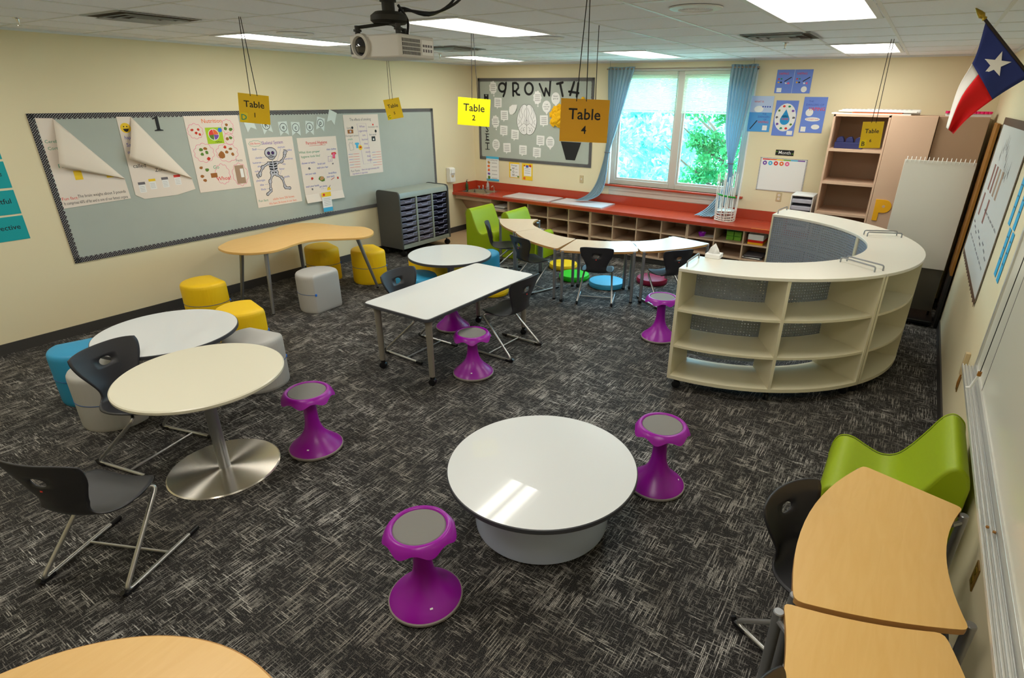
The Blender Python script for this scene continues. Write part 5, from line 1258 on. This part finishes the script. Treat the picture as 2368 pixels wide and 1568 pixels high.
P = catmull(P, 3); MB('brain_white').prism(P, 0, .001).build('paper_shape', t, smooth=0)
b = MB('ink').stroke(P, .005, .0016, True).stroke([(0, .215), (.003, .1), (-.003, 0), (0, -.09), (0, -.205)], .006, .0016)
for s in (-1, 1):
    for q in ([(.0, -.09), (.06, -.06), (.11, -.09), (.17, -.13)], [(.02, .18), (.05, .10), (.03, .02), (.06, -.05)], [(.08, .21), (.11, .13), (.08, .06), (.12, -.02), (.10, -.08)], [(.13, .16), (.15, .08), (.13, .02)], [(.0, .0), (.03, -.04), (.02, -.08)], [(.17, .0), (.14, -.04), (.18, -.08)], [(.03, -.12), (.07, -.14), (.05, -.20)], [(.09, -.12), (.12, -.16), (.09, -.20)], [(.04, -.16), (.09, -.17)]):
        b.stroke(catmull([(s*x, y) for x, y in q], 4, False), .004, .0016)
b.build('line_drawing', t, smooth=0)
b = MB('flower')
for k in range(70):
    a, r_ = rnd.uniform(0, 2*PI), .17*math.sqrt(rnd.random()); h = .01+.07*(1-(r_/.18)**2)*rnd.uniform(.6, 1)
    x, y = r_*math.cos(a), r_*math.sin(a); q = rnd.uniform(.03, .055); a2 = rnd.uniform(0, 6)
    b.add([(x+q*math.cos(a2), y+q*math.sin(a2), h), (x+q*math.cos(a2+1.6), y+q*math.sin(a2+1.6), h+.015), (x+q*math.cos(a2+3.2), y+q*math.sin(a2+3.2), h), (x+q*math.cos(a2+4.8), y+q*math.sin(a2+4.8), h-.012), (x, y, h+.012)], [(0, 1, 4), (1, 2, 4), (2, 3, 4), (3, 0, 4)])
b.lathe([(.17, .0), (.15, .03), (.08, .055), (.0001, .065)], 20)
tag(b.build('tissue_flower', mw=frame('back', 1.80, 1.99, .009), smooth=0), 'crumpled yellow tissue flower behind the Table 4 card', 'flower')
tag(MB('flower').sphere((0, 0, .02), .028).build('tissue_bud', mw=frame('back', 2.215, 2.262, .009)), 'tiny yellow tissue bud above the Table 4 card', 'flower')
tag(MB('pot_black').prism([(-.19, .14), (.19, .14), (.085, -.14), (-.085, -.14)], 0, .0012).build('paper_pot', mw=frame('back', 2.01, 1.475, .009), smooth=0), 'black paper flower pot at the bottom right of the growth board', 'pot')
# three sheets below
def mini(u0, u1, v0, v1, bgm, label):
    return sheet('wall_sheet', label, 'sign', 'back', u0, u1, v0, v1, bgm, off=.0105 if v1 > 1.25 else .003, group='small signs under the growth board')
b, fin, L = mini(.27, .55, .875, 1.295, 'paper_w', 'hand washing steps sheet with orange pictures above the sink'); b.m('cush_blue').rect(-.14, .17, .14, .21, Z1).rect(-.14, -.21, .14, -.175, Z1); b.m('ink_grey').text('hand washing steps', 0, .15, .03, Z2)
for k, c_ in enumerate(('maple_edge', 'ink_orange', 'ink_orange', 'ink_purple', 'food_green')): blob(b, -.085, .105-.065*k, .032, c_); b.m('ink_grey').squig(-.02, .10-.065*k, .12, Z1, .006, .002)
fin()
b, fin, L = mini(.77, .99, .965, 1.225, 'post_yellow', 'yellow bordered sheet reading WOW below the growth board'); b.m('paper_w').rect(-.085, -.12, .105, .105, Z1); b.m('ink_grey').text('Energy', 0, .08, .045, Z2); b.m('ink')
for k, s_ in enumerate('WOW'): b.text(s_, -.02, .025-.055*k, .055, Z2, .004); b.squig(.02, .02-.055*k, .05, Z2, .004, .002)
blob(b, -.075, 0, .016, 'food_green'); blob(b, .085, -.105, .02, 'food_green'); fin()
b, fin, L = mini(1.045, 1.265, .945, 1.225, 'post_yellow', 'yellow sheet with white centre, right of the WOW sheet'); b.m('paper_w').rect(-.07, -.07, .085, .09, Z1); b.m('ink_blue').rect(-.03, .07, .025, .11, Z2); blob(b, -.06, .10, .018, 'food_red'); blob(b, .06, .10, .025, 'food_red'); blob(b, -.06, -.11, .03, 'ink_orange'); b.m('ink_grey')
for k in range(3): b.squig(-.05, .05-.035*k, .11, Z2, .005, .002)
fin()
# light switch, sockets
def socket(name, wall, u, v, mtl, label, cat):
    t = thing(name, label, cat, mw=frame(wall, u, v, .0)); MB(mtl).box(-.036, .036, -.058, .058, 0, .006).build('plate', t, bevel=.002)
    if cat == 'switch': MB('paper_w').box(-.006, .006, -.014, .014, .006, .016).build('toggle', t)
    else:
        for s in (-1, 1): 
            b = MB('paper' if mtl != 'outlet_brown' else 'gold'); b.T = Matrix.Translation((0, s*.024, 0)); b.lathe([(.017, .006), (.017, .008), (.0001, .008)], 18); b.m('black_matte').rect(-.007, -.003, -.004, .006, .0085).rect(.004, -.003, .007, .006, .0085); b.build('receptacle', t)
socket('light_switch', 'back', 2.23, 1.05, 'outlet', 'beige light switch left of the window curtain', 'switch')
socket('wall_outlet', 'back', 5.32, 1.06, 'outlet', 'tan wall outlet under the small calendar board', 'outlet')
socket('wall_outlet', 'right', -5.94, .47, 'outlet_brown', 'dark brass wall outlet behind the maple arc table', 'outlet')
socket('wall_outlet', 'right', -3.85, .47, 'outlet_brown', 'dark brass wall outlet near the end of the aluminium tray', 'outlet')
t = thing('cord_cover', 'cream plastic cord box on the right wall above the dark outlet', 'box', mw=frame('right', -3.93, .66, 0)); MB('outlet').box(-.02, .02, -.09, .07, 0, .03).build('cover', t, bevel=.004); MB('wood_brown').tube([(0, -.09, .015), (.01, -.15, .02), (-.005, -.19, .015)], .006, 8).build('cord_end', t)
# posters right of the window
def vape(u0, u1, v0, v1, m1, label):
    return sheet('poster', label, 'poster', 'back', u0, u1, v0, v1, m1, off=.003, group='blue posters about vaping')
b, fin, L = vape(5.035, 5.465, 2.36, 2.635, 'poster_blue', 'topmost blue poster of two matching panels'); b.m('poster_pale').rect(-.005, -.1375, .0, .1375, Z1)
for x in (-.11, .11):
    b.m('ink_red').text('VAPING', x-.02, .09, .035, Z1, .003)
    for k in range(4): blob(b, x-.07+.03*(k % 2), .03-.04*(k//2), .012, ('ink_red', 'ink_green', 'p_yellow', 'ink')[k])
    b.m('ink').stroke([(x, .0), (x+.08, .05)], .010, Z2); blob(b, x+.02, -.02, .012, 'paper_w'); blob(b, x+.05, -.02, .014, 'ink_pink')
b.m('paper_w').rect(-.19, -.125, -.13, -.075, Z1).disc(.14, -.09, .035, Z1); fin()
b, fin, L = vape(4.76, 5.05, 1.885, 2.325, 'poster_mid', 'pale blue vaping poster touching the right curtain'); b.m('poster_pale').rect(-.145, .02, .145, .22, Z1); b.m('ink_red').text('WHAT IS', -.04, .15, .03, Z2, .002).text('VAPING', .05, -.10, .04, Z2, .004); b.m('ink_blue').text('THE', .05, .0, .03, Z2).text('DANGERS', .05, -.035, .034, Z2).text('OF', .07, -.07, .03, Z2); b.m('paper_w').disc(-.03, .06, .06, Z2, 16, .04).rect(.05, -.20, .11, -.14, Z1); b.m('ink').stroke([(-.11, -.19), (-.03, -.08)], .012, Z1)
for k in range(4): b.m('ink_blue').disc(.02+.03*k, .09, .010, Z2)
fin()
b, fin, L = vape(5.085, 5.362, 1.845, 2.275, 'poster_blue', 'poster with a big blue drop ringed by coloured droplets'); b.m('paper_w').disc(0, .01, .13, Z1, 24, .17); b.m(mat('drop_blue', (30, 150, 215), .5)).disc(0, -.02, .06, Z2, 20).poly([(-.052, .01), (.052, .01), (0, .11)], Z2); b.m('ink_red').text('VAPE', .0, -.01, .04, Z3, .004)
for k in range(10):
    a = R(90+36*k+18); blob(b, .105*math.cos(a), .01+.14*math.sin(a), .018, ('ink_red', 'food_green', 'ink_grey', 'ink_purple', 'ink_green')[k % 5], Z3)
b.m('paper_w').rect(.05, -.20, .12, -.15, Z1); fin()
b, fin, L = vape(5.42, 5.695, 1.895, 2.32, 'poster_blue', 'rightmost blue poster with the red word vaping'); b.m('ink_blue').text('THE', -.05, .16, .03, Z1).text('DANGERS OF', 0, .12, .035, Z1); b.m('ink_red').text('VAPING', .03, .07, .055, Z1, .008); b.m('paper_w').disc(-.05, .03, .045, Z1).disc(0, -.05, .09, Z1, 20, .025).disc(.05, -.14, .05, Z1, 14, .03).rect(-.12, -.20, -.06, -.14, Z1); b.m('ink_red').text('IT IS NOT SAFE', 0, -.05, .022, Z2, .002); fin()
b, fin, L = sheet('name_plate', 'small black sign reading Month above the calendar board', 'sign', 'back', 5.18, 5.41, 1.60, 1.67, 'pot_black', off=.003); b.m('paper_w').text('Month', 0, 0, .06, Z1, .004); blob(b, -.10, .01, .012, 'food_green'); blob(b, .10, -.01, .012, 'food_green'); fin()
t = thing('calendar_board', 'small dry erase calendar board with striped border and coloured dots', 'board', mw=frame('back', 5.30, 1.35, .002))
MB('paper_w').box(-.30, .30, -.215, .215, 0, .006).build('panel', t, smooth=0)
b = MB('ink_grey')
for k in range(40): x = -.30+.015*k; b.rect(x, -.215, x+.007, -.205, .0066).rect(x, .203, x+.007, .215, .0066)
for k in range(28): y = -.215+.0153*k; b.rect(-.30, y, -.285, y+.008, .0066).rect(.285, y, .30, y+.008, .0066)
b.build('striped_border', t, smooth=0)
b = MB('ink_red')
for k, c_ in enumerate(('ink_red', 'ink_orange', 'post_yellow', 'lime_box', 'cush_blue', 'ink_purple')): b.m(c_).rect(-.27+.09*k, .185, -.18+.09*k, .20, .0066)
for k, c_ in enumerate(('ink_purple', 'cush_blue', 'ink_red', 'ink_orange', 'ink_pink')): b.m(c_).disc(-.235+.072*k, .145, .028, .0066, 18).m('paper_w').disc(-.235+.072*k, .145, .010, .0072, 12)
b.build('coloured_marks', t, smooth=0)
# right wall: chart, blue strips, whiteboard and tray
t = thing('wall_chart', 'large white handwritten chart with brown frayed border on the right wall', 'chart', mw=frame('right', -2.37, 1.54, .004))
hw, hh = .985, .61
MB(mat('chart_white', (205, 206, 202), .7)).box(-hw, hw, -hh, hh, 0, .004).build('sheet', t, smooth=0)
b = MB(mat('chart_brown', (96, 70, 50), .8)); n = 46; pts = [(-hw+2*hw*k/n, -hh-.03+.012*math.sin(k*2.3)) for k in range(n+1)]
b.prism([(-hw-.02, -hh+.01)]+pts[:0:-1][::-1]+[(hw, -hh+.01)], .004, .006).box(-hw-.02, -hw+.012, -hh, hh, .004, .006).box(-hw, hw, hh-.05, hh+.01, .004, .006).box(hw-.012, hw+.01, -hh, hh, .004, .006).build('brown_border', t, smooth=0)
b = MB('ink_grey')
for k in range(9): x = -.45+.11*k; b.m('ink').stroke([(x, .30+.10*math.sin(k*.7)), (x+.03, .40+.1*math.sin(k*.7)), (x+.06, .28+.1*math.sin(k*.7)), (x+.02, .33+.1*math.sin(k*.7))], .010, .0045)
for k in range(4): b.m('cab_tan_dark' if k > 1 else mat('chart_mauve', (140, 95, 85), .8)).rect(-.60+.24*k, .02, -.48+.24*k, .24, .0045)
for k in range(2): b.m('chart_brown' if False else MATS['chart_mauve']).rect(-.72+.5*k, -.22, -.60+.5*k, -.02, .0045)
b.m('ink_grey')
for k in range(9): b.squig(-.85+.19*k, -.30-.02*(k % 3), .14, .0045, .012, .01, 10).squig(-.80+.18*k, -.42, .12, .0045, .010, .01, 10)
for k in range(6): b.squig(-.3+.2*k, -.12, .14, .0045, .010, .012, 10)
b.build('handwriting', t, smooth=0)
for k, (y, z0, z1) in enumerate(((-3.46, 1.50, 1.90), (-3.62, 1.50, 1.90), (-3.79, 1.22, 1.55), (-3.95, 1.24, 1.56))):
    pass
for k, (y0_, y1_, z0, z1) in enumerate(((-3.70, -3.60, 1.55, 1.86), (-3.95, -3.85, 1.56, 1.86), (-3.84, -3.74, 1.24, 1.55), (-4.01, -3.91, 1.24, 1.55))):
    b, fin, L = sheet('word_strip', ['upper left', 'upper right', 'lower left', 'lower right'][k]+' bright blue card strip between wall chart and whiteboard', 'card', 'right', -y1_, -y0_, z0, z1, 'blue_card', off=.003, group='blue card strips on the right wall')
    b.m('ink'); 
    for q in range(3): b.squig(-.03, .10-.07*q, .06, Z1, .006, .006, 8)
    mwx = frame('right', (y0_+y1_)/2, (z0+z1)/2, .003); o = fin(); o.matrix_world = mwx
t = thing('whiteboard', 'long wall whiteboard with aluminium frame on the right wall', 'whiteboard', (W-.012, -6.9, 1.45))
MB('wb_white').box(-.002, .010, -2.5, 2.52, -.62, .62).build('panel', t, smooth=0)
b = MB('alum').box(-.012, .010, 2.50, 2.535, -.66, .66).box(-.012, .010, -2.5, 2.5, .62, .66).box(-.012, .010, -2.5, 2.5, -.66, -.62); b.build('frame', t, bevel=.002)
MB('ink_grey').box(-.0035, -.001, 2.10, 2.104, -.62, .62).build('panel_seam', t, smooth=0)
t = thing('marker_tray', 'long ribbed aluminium marker tray running along the right wall', 'tray', (7.38, -6.85, .775))
b = MB('alum').box(-.035, .038, -2.55, 2.55, -.012, 0)
for k in range(4): b.box(-.035+.016*k, -.028+.016*k, -2.55, 2.55, 0, .010)
b.box(.030, .038, -2.55, 2.55, 0, .014); b.build('ribbed_rail', t, bevel=.001)
MB('wood_brown').cyl((-.012, .80), .006, .0101, .016, 10).cyl((.008, .78), .006, .0101, .016, 10).build('screws', t)
t = thing('pull_cord', 'thin dark pull cord with a white handle hanging before the whiteboard', 'cord', (7.385, -4.78, .83))
MB('string').tube([(0, 0, 1.85), (-.002, 0, .9), (-.012, .0, .08)], .0022, 6).build('cord', t)
MB('paper_w').tube([(-.012, 0, .09), (-.018, .01, .05), (-.03, .012, -.005), (-.05, .01, -.012)], .007, 8).m('wood_brown').tube([(-.012, 0, .10), (-.013, 0, .075)], .010, 8).build('handle', t)
# ------------------------------------------------------------------ outside
struct(MB('grass_ground').box(-60, 70, .3, 120, -3.6, -3.5).build('ground', smooth=0))
def tree(label, x, y, z0, h, r, n, leaf, mt, dens=.55):
    t = thing('tree', label, 'tree', (x, y, z0), group='trees outside the window')
    tr = MB('tree_bark' if mt == 'leaf_deep' else mat('bark_glare', (140, 205, 195), .9)).tube([(0, 0, 0), (.08, .05, h*.35), (-.05, 0, h*.75)], .13, 10, .05)  # bark of the pale trees tinted like their leaves, same painted glare
    tips = []
    for k in range(16):
        a, hh = rnd.uniform(0, 2*PI), rnd.uniform(.2, .75)*h; L_ = r*rnd.uniform(.5, .95)
        p = [(0, 0, hh), (L_*.5*math.cos(a), L_*.5*math.sin(a), hh+L_*.35), (L_*math.cos(a+.2), L_*math.sin(a+.2), hh+L_*.75)]
        tr.tube(p, .045, 6, .012); tips += p[1:]
    tr.build('trunk', t)
    b = MB(mt); cl = []
    for k in range(int(70)):
        a = rnd.uniform(0, 2*PI); ph = rnd.uniform(-1, 1); q = r*(rnd.random()**.4)
        cl.append((q*math.cos(a)*math.sqrt(1-ph*ph), q*math.sin(a)*math.sqrt(1-ph*ph), h*.58+ph*h*.46*q/r, r*rnd.uniform(.13, .26)))
    V = []; F = []
    for k in range(n):
        c_ = cl[rnd.randrange(len(cl))]; v = Vector((rnd.gauss(0, 1), rnd.gauss(0, 1), rnd.gauss(0, 1))).normalized()*c_[3]*rnd.random()**.4
        p = Vector(c_[:3])+v; d1 = Vector((rnd.gauss(0, 1), rnd.gauss(0, 1), rnd.gauss(0, 1))).normalized(); d2 = d1.cross(Vector((rnd.gauss(0, 1), rnd.gauss(0, 1), rnd.gauss(0, 1)))).normalized()
        s = leaf*rnd.uniform(.6, 1.2); i = len(V); V += [tuple(p-d1*s), tuple(p-d2*s*.45), tuple(p+d1*s), tuple(p+d2*s*.45)]; F.append((i, i+1, i+2, i+3))
    b.add(V, F).build('foliage', t, smooth=0)
tree('leafy green tree outside filling the right window pane', 3.15, 5.0, -3.5, 6.6, 1.5, 14000, .055, 'leaf_deep')
tree('pale sunlit tree outside behind the left window pane', -.3, 9.0, -3.5, 6.4, 2.3, 11000, .13, 'leaf_glare')
tree('distant pale tree outside between the two window panes', 1.2, 17.0, -3.5, 9.0, 3.5, 7000, .2, 'leaf_glare')
tree('distant bluish tree outside at the left of the window', -6.0, 17.0, -3.5, 8.5, 3.8, 7000, .22, 'leaf_glare')
